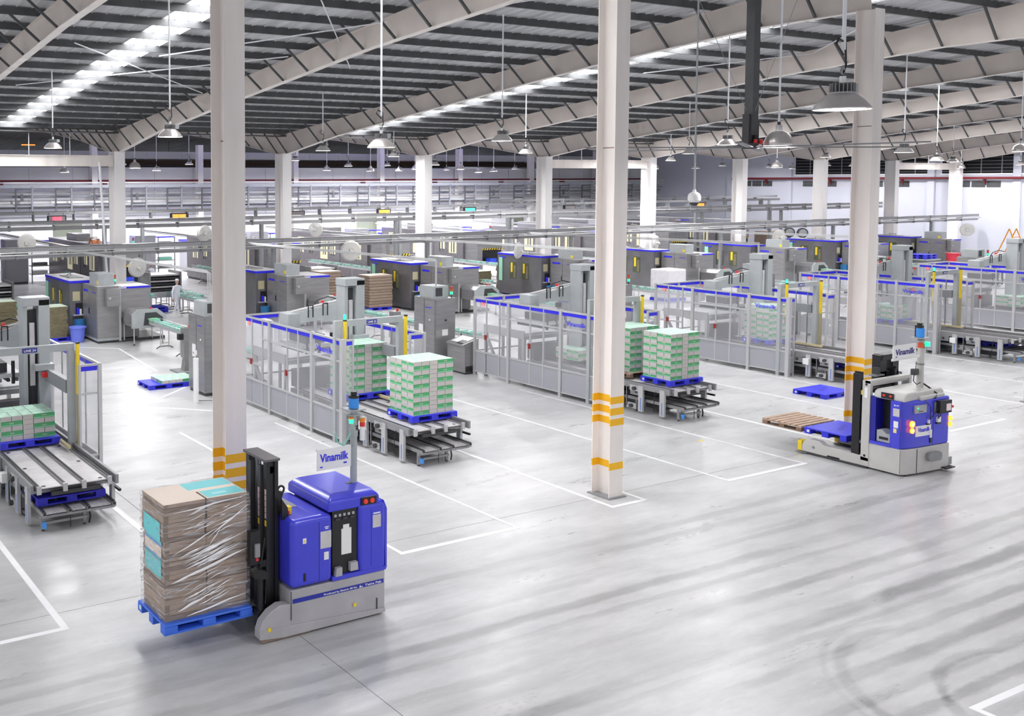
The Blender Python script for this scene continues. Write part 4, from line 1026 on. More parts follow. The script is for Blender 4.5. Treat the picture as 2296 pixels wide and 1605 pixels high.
# ================================================================ SECOND FORKLIFT (right), forks towards +y
def agv2():
    ox, oy = 23.22, 12.64
    t = thing('automated_forklift', 'blue and light grey driverless forklift seen from behind with lit orange lamps', 'forklift', (ox, oy, 0))
    GR = mat('forklift_light_grey', (.56, .55, .53), .45, noise=.08, nscale=2)
    def P(nm, g, **k): return g.build(nm, t, **k)
    plan = [(.02, .98), (0, .16), (.10, .10), (.46, .04), (1.60, -.05), (1.66, .0), (1.68, .98)]
    P('chassis', G().prism(plan, 'z', .04, .62, GR), bevel=.01)
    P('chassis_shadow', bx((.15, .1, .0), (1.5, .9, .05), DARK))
    P('chassis_seam', bx((.452, .028, .05), (.456, .04, .60), DARK)); P('chassis_seam', G().prism([(0.0, .159), (.004, .155), (.004, .165)], 'z', .06, .6, DARK))
    sl = [(.80 + .07 * math.cos(a), .40 + .10 * math.sin(a)) for a in [PI / 2 + i * PI / 8 for i in range(9)]] + [(1.12 + .07 * math.cos(a), .40 + .10 * math.sin(a)) for a in [-PI / 2 + i * PI / 8 for i in range(9)]]
    P('bumper_pad', G().prism(sl, 'y', -.035, .02, GREYM), rz=math.atan2(-.09, 1.14))
    # blue rear body and the side panel, around a dark recess
    bp = [(.02, .40), (.02, .17), (.12, .11), (.46, .05), (1.60, -.03), (1.65, .03), (1.67, .40)]
    P('body', G().prism(bp, 'z', .62, 1.72, BLUEV), bevel=.045, label='glossy blue rear body')
    P('side_panel', bx((.0, .17, .62), (.06, .40, 1.70), BLUEV), bevel=.01); P('panel_seam', bx((-.003, .172, .63), (.002, .178, 1.68), BLACK))
    P('recess_sill', bx((.0, .38, .62), (1.6, .86, .69), BLUEV)); P('recess_back', bx((.32, .40, .69), (1.6, .84, 1.72), BLACK)); P('recess_side', bx((.02, .74, .69), (.32, .86, 1.72), BLUEN))
    P('recess_tray', G().prism([(.42, .70), (.72, .70), (.72, .96), (.60, .98), (.50, .90), (.42, .90)], 'x', .05, .30, GREYP))
    P('recess_slot', bx((.04, .46, .76), (.05, .66, .82), BLACK))
    for a, c, m in (((.20, 1.36), (.34, 1.54), PLATE), ((.22, 1.10), (.32, 1.25), WHITE), ((.25, .98), (.32, 1.08), mat('pale_yellow', (.85, .75, .30), .5)), ((.22, 1.60), (.27, 1.62), WHITE), ((.29, 1.59), (.32, 1.625), WHITE)):
        P('sticker', bx((-.005, a[0], a[1]), (-.001, c[0], c[1]), m))
    for a, c in (((.44, 1.38), (.52, 1.54)), ((.44, 1.22), (.50, 1.30))): P('sticker', bx((.30, a[0], a[1]), (.318, c[0], c[1]), WHITE))
    # rear face details, following its slight slant
    RZ = math.atan2(-.08, 1.14)
    def Q(nm, x0, z0, x1, z1, m, d=.012, **k):
        g = bx((0, -d, 0), (x1 - x0, .02, z1 - z0), m)
        return g.build(nm, t, (x0, .05 - (x0 - .46) * .070 - .001, z0), rz=RZ, **k)
    Q('panel_seam', 1.02, .66, 1.026, 1.68, BLACK, .003)
    Q('control_panel', .33, 1.43, .74, 1.61, GREYP, .02); Q('screen_print', .45, 1.46, .62, 1.475, BLACK, .024); Q('green_light', .41, 1.53, .44, 1.56, LGREEN, .03)
    d = Q('operator_display', 1.10, 1.37, 1.52, 1.66, BLACK, .10); Q('display_glass', 1.32, 1.42, 1.48, 1.58, mat('screen_lit', (.5, .42, .45), .3, emit=(.7, .6, .62), es=.35), .11)
    Q('display_recess', 1.04, 1.38, 1.14, 1.62, mat('khaki', (.25, .25, .22), .5), .01)
    for x, z, r in ((.235, 1.20, .075), (.24, 1.05, .062)):
        l = P('tail_lamp', G().tube((x, .06, z), (x, .02, z), r, LAMB, 16), label='lit orange tail lamp'); G().tube((x, .02, z), (x, .014, z), r * .55, LAMC, 14).build('bulb', l)
    for z in (1.20, 1.06):
        l = P('tail_lamp', G().tube((1.60, .0, z), (1.66, -.05, z), .055, LAMB, 14), label='lit orange tail lamp at the far corner'); G().tube((1.655, -.05, z), (1.665, -.06, z), .03, LAMC, 12).build('bulb', l)
    Q('name_plate', .40, .89, .92, 1.13, WHITE, .016, label='white plate reading Vinamilk')
    text('Vinamilk', t, (.455, .05 - .019, .99), (1, -.07, 0), (0, 0, 1), .10, BLUE, bold=.01, width=.42)
    Q('small_print', .84, .93, .87, .94, BLUE, .019)
    Q('switch', .80, 1.16, .86, 1.24, WHITE, .03); Q('socket', .76, 1.13, .86, 1.16, BLACK, .03)
    Q('handle', .90, .82, .96, 1.0, WHITE, .02); Q('handle_slot', .905, .70, .95, .82, BLACK, .02)
    l = Q('horn', 1.12, 1.16, 1.22, 1.28, WHITE, .05); Q('horn_ring', 1.10, 1.12, 1.24, 1.16, BLACK, .04)
    G().path([(.60, -.02, 1.72), (.82, -.03, 1.55), (.84, -.02, 1.25), (1.08, -.06, 1.50), (1.10, -.06, 1.25), (1.45, -.08, 1.60)], .008, BLACK, 5).build('cable', t)
    G().tube((1.66, -.03, 1.47), (1.70, -.06, 1.47), .03, RED, 10).build('stop_button', t)
    P('rear_scanner', bx((1.60, -.04, .10), (1.76, .10, .28), ALUD)); P('rear_scanner_plate', bx((1.34, -.16, .06), (1.68, .02, .09), BLACK))
    # rounded light grey hood in two lobes
    hood = G().prism([(.02, 1.70), (.02, 1.80), (.06, 1.87), (.14, 1.90), (1.5, 1.90), (1.60, 1.84), (1.62, 1.70)], 'y', .10, .80, GR)
    P('hood', hood, bevel=.04, label='light grey rounded hood'); P('hood', bx((.55, .02, 1.70), (1.5, .30, 1.80), GR), bevel=.03)
    pl = P('arrow_panel', bx((.0, .34, 1.725), (.015, .62, 1.86), BLACK))
    for y in (.40, .55): G().prism([(y - .03, 1.80), (y + .01, 1.83), (y + .01, 1.81), (y + .04, 1.81), (y + .04, 1.78), (y + .01, 1.78), (y + .01, 1.76)], 'x', -.006, -.001, LRED).build('red_arrow', pl)
    # portal frame in front of the hood
    P('frame_post', G().prism([(0, .87), (.10, .87), (.10, .89), (.02, .89), (.02, 1.03), (.10, 1.03), (.10, 1.05), (0, 1.05)], 'z', .18, 2.06, GR)); P('frame_post', bx((1.58, .87, .18), (1.68, 1.05, 2.06), GR))
    P('frame_beam', bx((.0, .86, 1.99), (1.68, 1.0, 2.07), GR), bevel=.01); P('frame_beam', bx((.10, .90, 1.93), (1.58, .94, 1.99), GR))
    P('post_label', bx((-.005, .93, 1.66), (-.001, 1.0, 1.90), WHITE))
    for z in (1.97, .30): P('bolt_hole', G().tube((-.006, .96, z), (0, .96, z), .028, BLACK, 10))
    # outriggers with yellow ends
    pr = [(.86, .05), (.86, .26), (1.55, .30), (1.95, .30), (2.06, .38), (2.34, .38), (2.46, .30), (2.50, .20), (2.50, .05)]
    for x in (0, 1.50):
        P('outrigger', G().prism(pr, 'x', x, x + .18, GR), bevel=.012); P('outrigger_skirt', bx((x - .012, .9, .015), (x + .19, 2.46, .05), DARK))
        P('yellow_end', bx((x - .01, 2.50, .06), (x + .19, 2.60, .30), YEL), label='yellow outrigger end'); P('scanner_plate', bx((x - .06, 2.36, .02), (x + .22, 2.62, .035), ALUD))
        P('wheel_slot', bx((x - .006, 1.55, .02), (x, 1.85, .09), BLACK)); P('hub', G().tube((x - .006, 2.2, .2), (x, 2.2, .2), .035, GREYM, 12))
    # black mast with carriage
    for x in (.04, 1.40):
        P('mast_upright', bx((x, 1.12, .22), (x + .05, 1.30, 2.18), BLACK)); P('mast_upright', bx((x + .09, 1.14, .22), (x + .14, 1.32, 2.22), BLACK))
    P('mast_tower', bx((.98, 1.22, 1.6), (1.24, 1.42, 2.52), BLACK)); P('mast_tower', bx((1.50, 1.22, 1.6), (1.74, 1.42, 2.50), BLACK)); P('mast_bridge', G().prism([(1.0, 2.40), (1.08, 2.53), (1.70, 2.53), (1.84, 2.46), (1.74, 2.40)], 'y', 1.2, 1.42, BLACK)); P('mast_bridge', bx((.98, 1.22, 2.0), (1.74, 1.40, 2.12), BLACK))
    P('mast_side', bx((.78, 1.16, 1.95), (.88, 1.3, 2.25), DARK)); P('mast_shelf', bx((.65, 1.12, 2.06), (1.0, 1.3, 2.09), ALUD))
    P('cross_tube', bx((.14, 1.1, .40), (1.54, 1.24, .52), DARK)); P('cross_tube', bx((.14, 1.14, 1.7), (1.54, 1.22, 1.78), DARK)); P('carriage', bx((.20, 1.30, .46), (1.48, 1.38, .60), BLACK)); P('carriage', bx((.20, 1.30, .95), (1.48, 1.36, 1.02), BLACK))
    G().path([(.12, 1.1, 1.85), (.06, 1.0, 1.5), (.10, 1.05, 1.1), (.08, 1.1, .8)], .02, BLACK, 6).build('hose', t)
    P('valve', bx((.06, 1.08, 1.70), (.16, 1.16, 1.80), YEL)); P('valve', bx((.06, 1.10, .55), (.14, 1.2, .62), ALUD))
    P('drive_unit', bx((.5, .98, .08), (1.2, 1.3, .42), mat('dark_rust', (.12, .05, .04), .6)))
    for x in (.34, 1.16): P('fork', G().prism([(1.38, .47), (3.62, .44), (3.62, .465), (1.44, .51), (1.42, 1.0), (1.38, 1.0)], 'x', x, x + .12, DARK))
    # navigation pole with sign
    G().tube((1.15, .40, 1.80), (1.15, .40, 3.02), .072, GR, 14).build('pole', t, smooth=True); G().tube((1.15, .40, 2.42), (1.15, .40, 2.46), .08, GREYM, 14).build('pole_collar', t)
    P('scanner_plate', bx((.96, .28, 3.05), (1.30, .54, 3.065), GREYP)); P('scanner_plate', bx((.98, .30, 2.99), (1.28, .52, 3.0), GREYP))
    G().tube((1.10, .40, 3.07), (1.10, .40, 3.28), .085, CYANB, 18).tube((1.16, .46, 3.07), (1.16, .46, 3.34), .09, BLACK, 16).tube((1.10, .42, 3.28), (1.10, .42, 3.40), .055, BLACK, 14).build('laser_scanner', t, label='blue and black laser scanner on the pole')
    P('red_beacon', G().tube((1.02, .34, 2.84), (1.02, .34, 2.95), .06, mat('beacon_red', (.75, .10, .03), .4), 12)); P('green_lamp', G().tube((1.22, .30, 2.86), (1.22, .30, 2.96), .055, LGREEN, 12), label='lit green lamp')
    text('2', t, (1.10, .325, 2.82), (1, 0, 0), (0, 0, 1), .10, BLACK, name='number')
    P('sign_board', bx((-.02, .37, 2.65), (.90, .385, 2.95), WHITE), label='white sign board reading Vinamilk'); P('sign_bar', bx((-.02, .385, 2.60), (1.16, .41, 2.65), WHITE))
    text('Vinamilk', t, (.07, .367, 2.73), (1, 0, 0), (0, 0, 1), .135, mat('sign_navy2', (.015, .012, .20), .5), bold=.016, width=.76)
    P('small_print', bx((.08, .367, 2.68), (.14, .3695, 2.70), BLUEN))
    P('radio_box', bx((.86, .36, 2.20), (1.02, .46, 2.34), DARK)); G().tube((.92, .38, 2.34), (.90, .36, 2.52), .008, BLACK, 5).build('antenna', t); G().path([(.84, .36, 2.28), (.80, .36, 2.08), (.95, .36, 1.98), (1.12, .36, 2.02)], .01, BLACK, 5).build('cable', t); G().path([(1.18, .5, 3.15), (1.36, .5, 3.25), (1.42, .5, 3.1), (1.25, .5, 2.98)], .008, BLACK, 5).build('cable', t)
    G().path([(1.20, .35, 1.98), (1.16, .2, 1.92), (1.22, .06, 1.80), (1.05, .0, 1.72)], .02, BLACK, 6).build('cable', t)
    return t
agv2()
dup(p0, (23.36, 14.12, .47), label='blue plastic pallet lifted by the right forklift, nearer of its two pallets')
make_wood('slatted wooden pallet at the fork tips of the right forklift', (23.36, 15.26, .47))

# ================================================================ HIGH BAY LAMPS
def lamp_proto(style):
    t = thing('high_bay_lamp', 'lamp', 'lamp', (0, 0, -50), 0, 'high bay lamps')
    if style == 0:
        G().lathe([(.30, 0), (.305, .012), (.24, .10), (.17, .165), (.13, .185)], SHADE, 28).build('shade', t, smooth=True)
        g = G().lathe([(.0, .185), (.13, .185), (.13, .20), (0, .20)], ALUD, 16)
        for i in range(20):
            a = 2 * PI * i / 20; g.bar((.05 * math.cos(a), .05 * math.sin(a), .25), (.135 * math.cos(a), .135 * math.sin(a), .25), .008, .10, ALUD)
        g.build('heat_sink', t)
        G().box((.12, -.05, .20), (.22, .05, .30), GREYP).tube((0, 0, .30), (0, 0, .38), .035, WHITE, 8).build('driver_box', t)
        G().path([(0, 0, .38), (-.04, 0, .44), (0, 0, .50), (.03, 0, .44), (0, 0, .40)], .012, ALUD, 6).build('hook', t)
        G().path([(.0, 0, .62), (-.14, 0, .74), (-.10, 0, .80), (.03, 0, .76), (.05, 0, .50), (-.02, 0, .38)], .012, BLACK, 6).build('cable', t)
    else:
        G().lathe([(.30, 0), (.305, .02), (.285, .12), (.24, .22), (.17, .29), (.09, .32)], SHADE, 28).build('shade', t, smooth=True)
        G().tube((0, 0, .31), (0, 0, .45), .075, ALU, 14, r2=.065).build('ballast_housing', t); G().tube((0, 0, .45), (0, 0, .52), .035, DARK, 10).build('hook', t)
    G().tube((0, 0, .020), (0, 0, .026), .285, LEDW, 28).build('diffuser', t)
    G().tube((0, 0, .5), (0, 0, 1.0), .022, WHITEP, 8).build('stem', t)
    return t
LAMPS = [(11.3, 7.0, 7.54, 0), (20.2, 13.9, 7.46, 1), (12.6, 18.0, 7.45, 0), (9.7, 22.8, 7.81, 0), (9.9, 33.3, 7.84, 0), (20.1, 22.6, 7.87, 0), (21.0, 34.0, 7.9, 0), (18.9, 49.1, 7.38, 1), (33.1, 74.0, 8.0, 0), (34.6, 84.5, 7.6, 0), (30.8, 83.0, 8.1, 0), (26.1, 84.5, 7.45, 1), (34.0, 58.6, 8.04, 0), (50.4, 80.9, 7.62, 1), (39.1, 59.9, 7.69, 0), (51.0, 74.5, 7.5, 1), (31.9, 44.4, 7.98, 0), (52.6, 74.2, 7.97, 0), (53.6, 73.8, 7.5, 0), (55.7, 74.2, 7.66, 1), (38.4, 49.2, 7.62, 0), (58.9, 73.7, 7.6, 0), (46.1, 56.1, 7.45, 1), (59.7, 70.2, 7.35, 1), (64.2, 73.3, 7.47, 1), (66.0, 72.4, 7.69, 0), (30.7, 33.0, 7.87, 0), (44.1, 46.1, 7.78, 0), (57.8, 59.2, 8.07, 0), (56.6, 48.2, 7.41, 1), (51.1, 42.3, 7.84, 0), (40.9, 32.8, 7.94, 0), (64.0, 50.7, 7.5, 0), (78.9, 59.7, 7.87, 0), (27.7, 20.8, 7.8, 0), (85.1, 61.9, 8.06, 0), (53.1, 36.6, 7.36, 1), (82.6, 57.7, 7.74, 0), (84.4, 56.7, 7.59, 1), (78.8, 49.9, 7.75, 0), (86.0, 52.2, 7.78, 0), (86.0, 48.3, 7.96, 0), (35.9, 20.0, 7.63, 0), (49.5, 26.1, 7.54, 0), (62.0, 31.8, 7.65, 0), (86.4, 43.7, 7.48, 1), (86.5, 39.6, 7.7, 0), (46.5, 21.3, 7.81, 1), (62.2, 39.5, 8.08, 0)]
lp_ = [lamp_proto(0), lamp_proto(1)]
NEARL = {0: 'largest and nearest, in front of the right-hand column', 1: 'dome-shaped, hanging left of the right-hand column', 2: 'wide conical, hanging between the left and middle columns', 3: 'conical, left of the nearest left column', 4: 'conical, far left above the tie beam', 5: 'conical, between left and middle columns, right of the wide one', 6: 'small conical, just right of the nearest left column'}
order = sorted(range(7, len(LAMPS)), key=lambda i: -(LAMPS[i][0] * R_[0] + LAMPS[i][1] * R_[1]) / (LAMPS[i][0] * F_[0] + LAMPS[i][1] * F_[1]) * -1)
rank = {i: n + 1 for n, i in enumerate(order)}
def ordn(n): return ORD[n] if n < 21 else ('twenty-' + ORD[n - 20] if n < 30 else 'thirtieth' if n == 30 else 'thirty-' + ORD[n - 30] if n < 40 else 'fortieth' if n == 40 else 'forty-' + ORD[n - 40])
for i, (x, y, z, s) in enumerate(LAMPS):
    if y > 68:      # the last row of lamps hangs well before the back wall
        q = 67.5 / y; x, y, z = x * q, y * q, CAMH + (z - CAMH) * q
    kind = ('conical', 'domed')[s]
    lb = ('metal bay lamp, ' + NEARL[i]) if i in NEARL else 'small %s metal bay lamp far down the hall, %s counted from left' % (kind, ordn(rank[i]))
    r = dup(lp_[s], (x, y, z), label=lb)
    for ch in r.children:
        if ch.name.startswith('stem'):
            top = roofz(y) + .215 - z; a = .68 if s == 0 else .5
            ch.scale = (1, 1, (top - a) / .5); ch.location.z = a - .5 * ch.scale[2]
    if y < 71:
        l = area_light('lamp_light', (0, 0, 0), .5, LAMP_W * (2.8 if y > 56 and x < 70 else 2.6 if y > 41 and x < 60 else 1.0 if y > 41 else .95)); l.parent = r; l.location = (0, 0, .012)
for r in lp_:
    for ch in list(r.children): bpy.data.objects.remove(ch)
    bpy.data.objects.remove(r)
# ceiling fan of the hall: long thin blades on a dark drop tube
t = thing('ceiling_fan', 'large ceiling fan with long thin grey blades hanging from a dark square tube', 'fan', (19.75, 14.25, 7.40))
bx((-.10, -.10, .30), (.10, .10, 4.6), PURL).build('drop_tube', t)
bx((-.16, -.06, .12), (-.04, .10, .75), DARK).build('motor', t); bx((.03, -.08, .10), (.16, .08, .60), DARK).build('motor', t)
G().tube((0, 0, .0), (0, 0, .12), .17, DARK, 14).build('hub', t)
G().tube((-.02, -.12, .1), (-.02, -.14, .2), .04, RED, 8).build('red_cap', t); G().tube((.16, -.12, .1), (.16, -.14, .2), .04, RED, 8).build('red_cap', t)
for q in range(6):
    a = 2 * PI * q / 6 - .48
    g = G().prism([(.15, -.07), (3.55, -.055), (3.65, 0), (3.55, .055), (.15, .07)], 'z', .02, .045, mat('fan_blade', (.20, .20, .21), .4, metal=.5)); g.build('blade', t, rz=a)
for a in (0.5, 2.6, 4.6): G().tube((0, 0, .6), (1.6 * math.cos(a), 1.6 * math.sin(a), 4.2), .006, ALUD, 5).build('guy_wire', t)
t = thing('dome_camera', 'white dome camera on a long stem left of the middle of the right wall', 'camera', (18.71, 14.84, 6.32))
G().tube((0, 0, .18), (0, 0, 5.5), .02, GREYP, 8).build('stem', t); G().lathe([(.03, .20), (.04, .15), (.11, .11), (.135, .05), (.135, -.04), (.09, -.085)], WHITE, 20).build('housing', t, smooth=True)
G().lathe([(.095, -.085), (.085, -.12), (.05, -.15), (0, -.16)], DARK, 16).build('dome', t, smooth=True)

# ================================================================ OVERHEAD CABLE TRAYS
def tray(label, x0, x1, y, z, posts, w=.35, h=.16, pipes=2, double=True, dz=0.0):
    t = thing('cable_tray', label, 'cable tray', (x0, y, z), 0, 'overhead cable trays')
    L = x1 - x0
    G().prism([(0, 0), (L, dz), (L, dz + h), (0, h)], 'y', -w / 2, -w / 2 + .02, ALUD).build('side_channel', t); G().prism([(0, 0), (L, dz), (L, dz + h), (0, h)], 'y', w / 2 - .02, w / 2, ALUD).build('side_channel', t)
    G().prism([(0, h * .9), (L, dz + h * .9), (L, dz + h), (0, h)], 'y', -w / 2, w / 2, ALU).build('cover', t)
    if double: G().prism([(0, -.30), (L, dz - .30), (L, dz - .12), (0, -.12)], 'y', -.14, .12, ALUD).build('lower_duct', t)
    for q in range(pipes): G().tube((0, -w / 2 - .05 - .06 * q, -.03 - .1 * q), (L, -w / 2 - .05 - .06 * q, dz - .03 - .1 * q), .028, ALU, 6).build('pipe', t)
    n = int(L / 2.2)
    cl = G().box((-.03, -w / 2 - .03, -.32), (.03, w / 2 + .02, .17), GREYM).mesh('clamp')
    for q in range(n): inst('clamp', cl, t, (1 + 2.2 * q, 0, dz * (1 + 2.2 * q) / L))
    for px in posts:
        bx((px - x0 - .09, -.09, -z), (px - x0 + .09, .09, -.30), GREYM).build('support_post', t)
    return t
tray('grey cable tray across the whole hall, nearest of the overhead runs', -3, 88.5, 43.5, 3.66, (17.0, 24.0, 33.5, 44.1, 57.5, 69.6, 82.1), h=.19, pipes=2, w=.4)
tray('grey cable tray running just behind the valley columns, second overhead run', -2, 84, 48.5, 4.62, (17, 26, 35, 44, 53, 62, 71), w=.3, pipes=1)
tray('grey cable tray carrying the display boards, third overhead run', -2, 76, 52.2, 4.96, (20.5, 38, 47, 56, 66, 75), w=.3, pipes=0, double=False)
tray('cable tray near the room corner, farthest overhead run', 50, 87, 60, 5.0, (70, 86), w=.3, pipes=0, double=False)
def cross(label, x, y0, y1, z):
    t = thing('cable_tray', label, 'cable tray', (x, y0, z), 0, 'overhead cable trays')
    bx((-.12, 0, -.05), (.12, y1 - y0, .03), ALU).build('cover', t); G().tube((-.18, 0, -.08), (-.18, y1 - y0, -.08), .02, GREYM, 6).build('pipe', t)
for k in range(1, 8):
    cross('thin branch tray leading back from the nearest overhead run, %s from the left' % ORD[k], 5.6 + 9 * k, 43.5, 60, 3.6)
# display boards hanging from the third tray
for i, (x, m, txt, lab) in enumerate(((15.6, DSPR, '24', 'black display board with red lit digits, leftmost'), (22.6, DSPO, '25 180', 'black display board with orange digits left of the nearest column'), (30.3, None, '', 'dark unlit display board beside the second valley column'), (36.6, DSPO, '3456', 'display board with bright orange digits in the middle'), (43.5, DSPG, '2140', 'display board with green digits'), (52.5, None, '', 'small unlit display board left of the middle column'), (66.2, DSPO, '1870', 'display board with orange digits near the dome camera'))):
    t = thing('display_board', lab, 'display', (x, 52.0, 4.55), 0, 'display boards')
    bx((-.50, -.08, 0), (.50, .08, .36), BLACK).build('casing', t); bx((-.44, -.09, .05), (.44, -.078, .31), DISPB).build('screen', t)
    bx((-.4, -.02, .36), (-.37, .02, .5), GREYM).build('hanger', t); bx((.37, -.02, .36), (.4, .02, .5), GREYM).build('hanger', t)
    if m:
        bx((-.26 if i == 0 else -.40, -.095, .06), (.26 if i == 0 else .40, -.089, .30), mat(m.name + '_dim', tuple(m.node_tree.nodes['Principled BSDF'].inputs['Base Color'].default_value)[:3], .5, emit=tuple(m.node_tree.nodes['Principled BSDF'].inputs['Emission Color'].default_value)[:3], es=.75)).build('lit_area', t)
        text(txt, t, (-.24 if i == 0 else -.36, -.097, .09), (1, 0, 0), (0, 0, 1), .18, m, width=.48 if i == 0 else .72, name='digits')

# drum fans on the trays
def fan_proto():
    t = thing('wall_fan', 'x', 'fan', (0, 0, 0))
    G().lathe([(0, -.10), (.25, -.11), (.42, -.05), (.45, .02)], MESHM, 28).build('front_guard', t); G().lathe([(.45, .02), (.40, .12), (.12, .16)], MESHM, 24).build('rear_guard', t)
    g = G()
    for i in range(12):
        a = PI * i / 12
        g.tube((.44 * math.cos(a), .44 * math.sin(a), -.03), (-.44 * math.cos(a), -.44 * math.sin(a), -.03), .005, FANW, 4)
    g.build('guard_wire', t)
    for i in range(3):
        G().prism([(.05, -.05), (.22, -.14), (.38, -.08), (.38, .06), (.22, .09), (.05, .03)], 'z', .03, .045, FANW).build('blade', t, rz=2 * PI * i / 3)
    G().tube((0, 0, -.04), (0, 0, .28), .08, FANW, 14).build('motor', t); ring = [(.45 * math.cos(a * PI / 12), .45 * math.sin(a * PI / 12), .02) for a in range(25)]
    G().path(ring, .012, FANW, 5).build('rim', t)
    return t
fp = fan_proto()
for i, (x, y, z, yaw, s, lab) in enumerate(((12.1, 45, 3.95, .2, .90, 'white drum fan at the left edge above the machines'), (16.65, 43.1, 2.78, .55, .98, 'white drum fan beside the foot of the first valley column'), (31.6, 52, 3.75, -.1, .95, 'white drum fan seen between overhead trays right of the left column'), (28.3, 43.1, 3.12, .1, 1.15, 'white drum fan over the second packing line'), (39.6, 43.1, 2.72, .9, 1.05, 'white drum fan over the third packing line'), (50.8, 43.1, 2.78, .9, 1.05, 'white drum fan right of the middle column'), (62.9, 43.1, 2.78, .3, 1.12, 'white drum fan beside the right-hand column'), (77, 38.4, 3.1, -.5, 1.0, 'white drum fan at the right over the far machines'), (22.4, 48.2, 3.95, .6, .95, 'white drum fan left of the nearest column'))):
    r = dup(fp, (x, y, z), label=lab, group='drum fans')
    r.rotation_euler = Euler((PI / 2 + .1, 0, yaw - 2.8 + PI - .35)); r.rotation_euler = Euler((-PI / 2 + PI + .08, 0, -.5 + yaw)); r.scale = (s, s, s)
    r.rotation_mode = 'XYZ'
for ch in list(fp.children): bpy.data.objects.remove(ch)
bpy.data.objects.remove(fp)

# ================================================================ MACHINES OF EACH PACKING LINE, local x measured from the cell's left fence minus 9.19 (packer corner)
STC = {}
def cabinet(label, loc, lx, ly, h, m=STEEL, ac=True, doors=2, sock=True, group=None, trim=False, name='electrical_cabinet'):
    t = thing(name, label, 'cabinet', loc, 0, group)
    bx((0, 0, .10), (lx, ly, h), m).build('body', t, bevel=.008)
    bx((.03, .03, 0), (lx - .03, ly - .03, .10), DARK).build('plinth', t)
    for i in range(doors):      # doors on the left face
        a = ly * i / doors + .02; b = ly * (i + 1) / doors - .02
        bx((-.02, a, .16), (0, b, h - .06), m).build('door', t)
    bx((.02, -.02, .16), (lx - .02, 0, h - .06), m).build('door', t)
    if ac:
        a = bx((.1, ly * .2, h), (lx * .85, ly * .85, h + .42), GREYP).build('air_conditioner', t); bx((.2, ly * .2 - .01, h + .06), (.5, ly * .2, h + .36), DARK).build('grille', a); bx((lx * .85, ly * .3, h), (lx * .85 + .06, ly * .8, h + .4), BLACK).build('side_grille', a)
    if sock:
        bx((-.028, ly * .55, 1.15), (-.02, ly * .75, 1.55), WHITE).build('notice', t); bx((-.03, ly * .62, 1.24), (-.027, ly * .70, 1.3), mat('notice_red', (.7, .25, .2), .5)).build('notice_print', t)
        bx((.3, -.028, 1.2), (.55, -.02, 1.42), WHITE).build('notice', t); G().tube((.45, -.02, 1.75), (.45, -.06, 1.75), .035, DARK, 10).build('rotary_switch', t)
        bx((-.06, ly * .42, .95), (-.02, ly * .45, 1.15), GREYP).build('handle', t); bx((-.024, .2, h - .35), (-.02, .55, h - .32), BLUE).build('logo_strip', t)
        G().tube((-.02, .3, 1.75), (-.03, .3, 1.75), .03, WHITE, 8).build('keyhole', t)
    return t
def signal(t, x, y, z, on='green'):
    G().tube((x, y, z), (x, y, z + .12), .02, DARK, 6).build('lamp_stem', t)
    G().tube((x, y, z + .12), (x, y, z + .22), .05, LGREEN, 10).build('green_lamp', t); G().tube((x, y, z + .22), (x, y, z + .31), .05, mat('dull_amber', (.45, .12, .03), .5), 10).build('amber_lamp', t); G().tube((x, y, z + .31), (x, y, z + .40), .05, mat('dull_red', (.5, .05, .03), .5), 10).build('red_lamp', t)
def console(label, loc):
    t = thing('operator_console', label, 'console', loc)
    G().prism([(0, .06), (.62, .06), (.62, 1.22), (-.06, 1.04), (-.06, .98), (0, .96)], 'y', 0, .95, STEEL).build('body', t, bevel=.006)
    bx((.03, .03, 0), (.58, .9, .06), DARK).build('plinth', t); bx((.02, -.012, .3), (.5, 0, .92), STEEL).build('door', t); bx((.04, .04, .06), (.6, .0, .28), GREYP).build('kick_plate', t)
    G().prism([(.05, 1.075), (.55, 1.21), (.54, 1.225), (.04, 1.09)], 'y', .12, .8, WHITE).build('desk_cover', t, label='clear folder on the sloping desk')
    G().prism([(.0, 1.062), (.25, 1.13), (.24, 1.15), (-.01, 1.08)], 'y', .15, .42, BLACK).build('keyboard', t); G().prism([(.28, 1.14), (.5, 1.2), (.49, 1.21), (.27, 1.15)], 'y', .5, .85, BLACK).build('screen', t)
    G().tube((.58, .9, 1.2), (.58, .9, 1.28), .02, BLACK, 8).build('joystick', t)
    return t
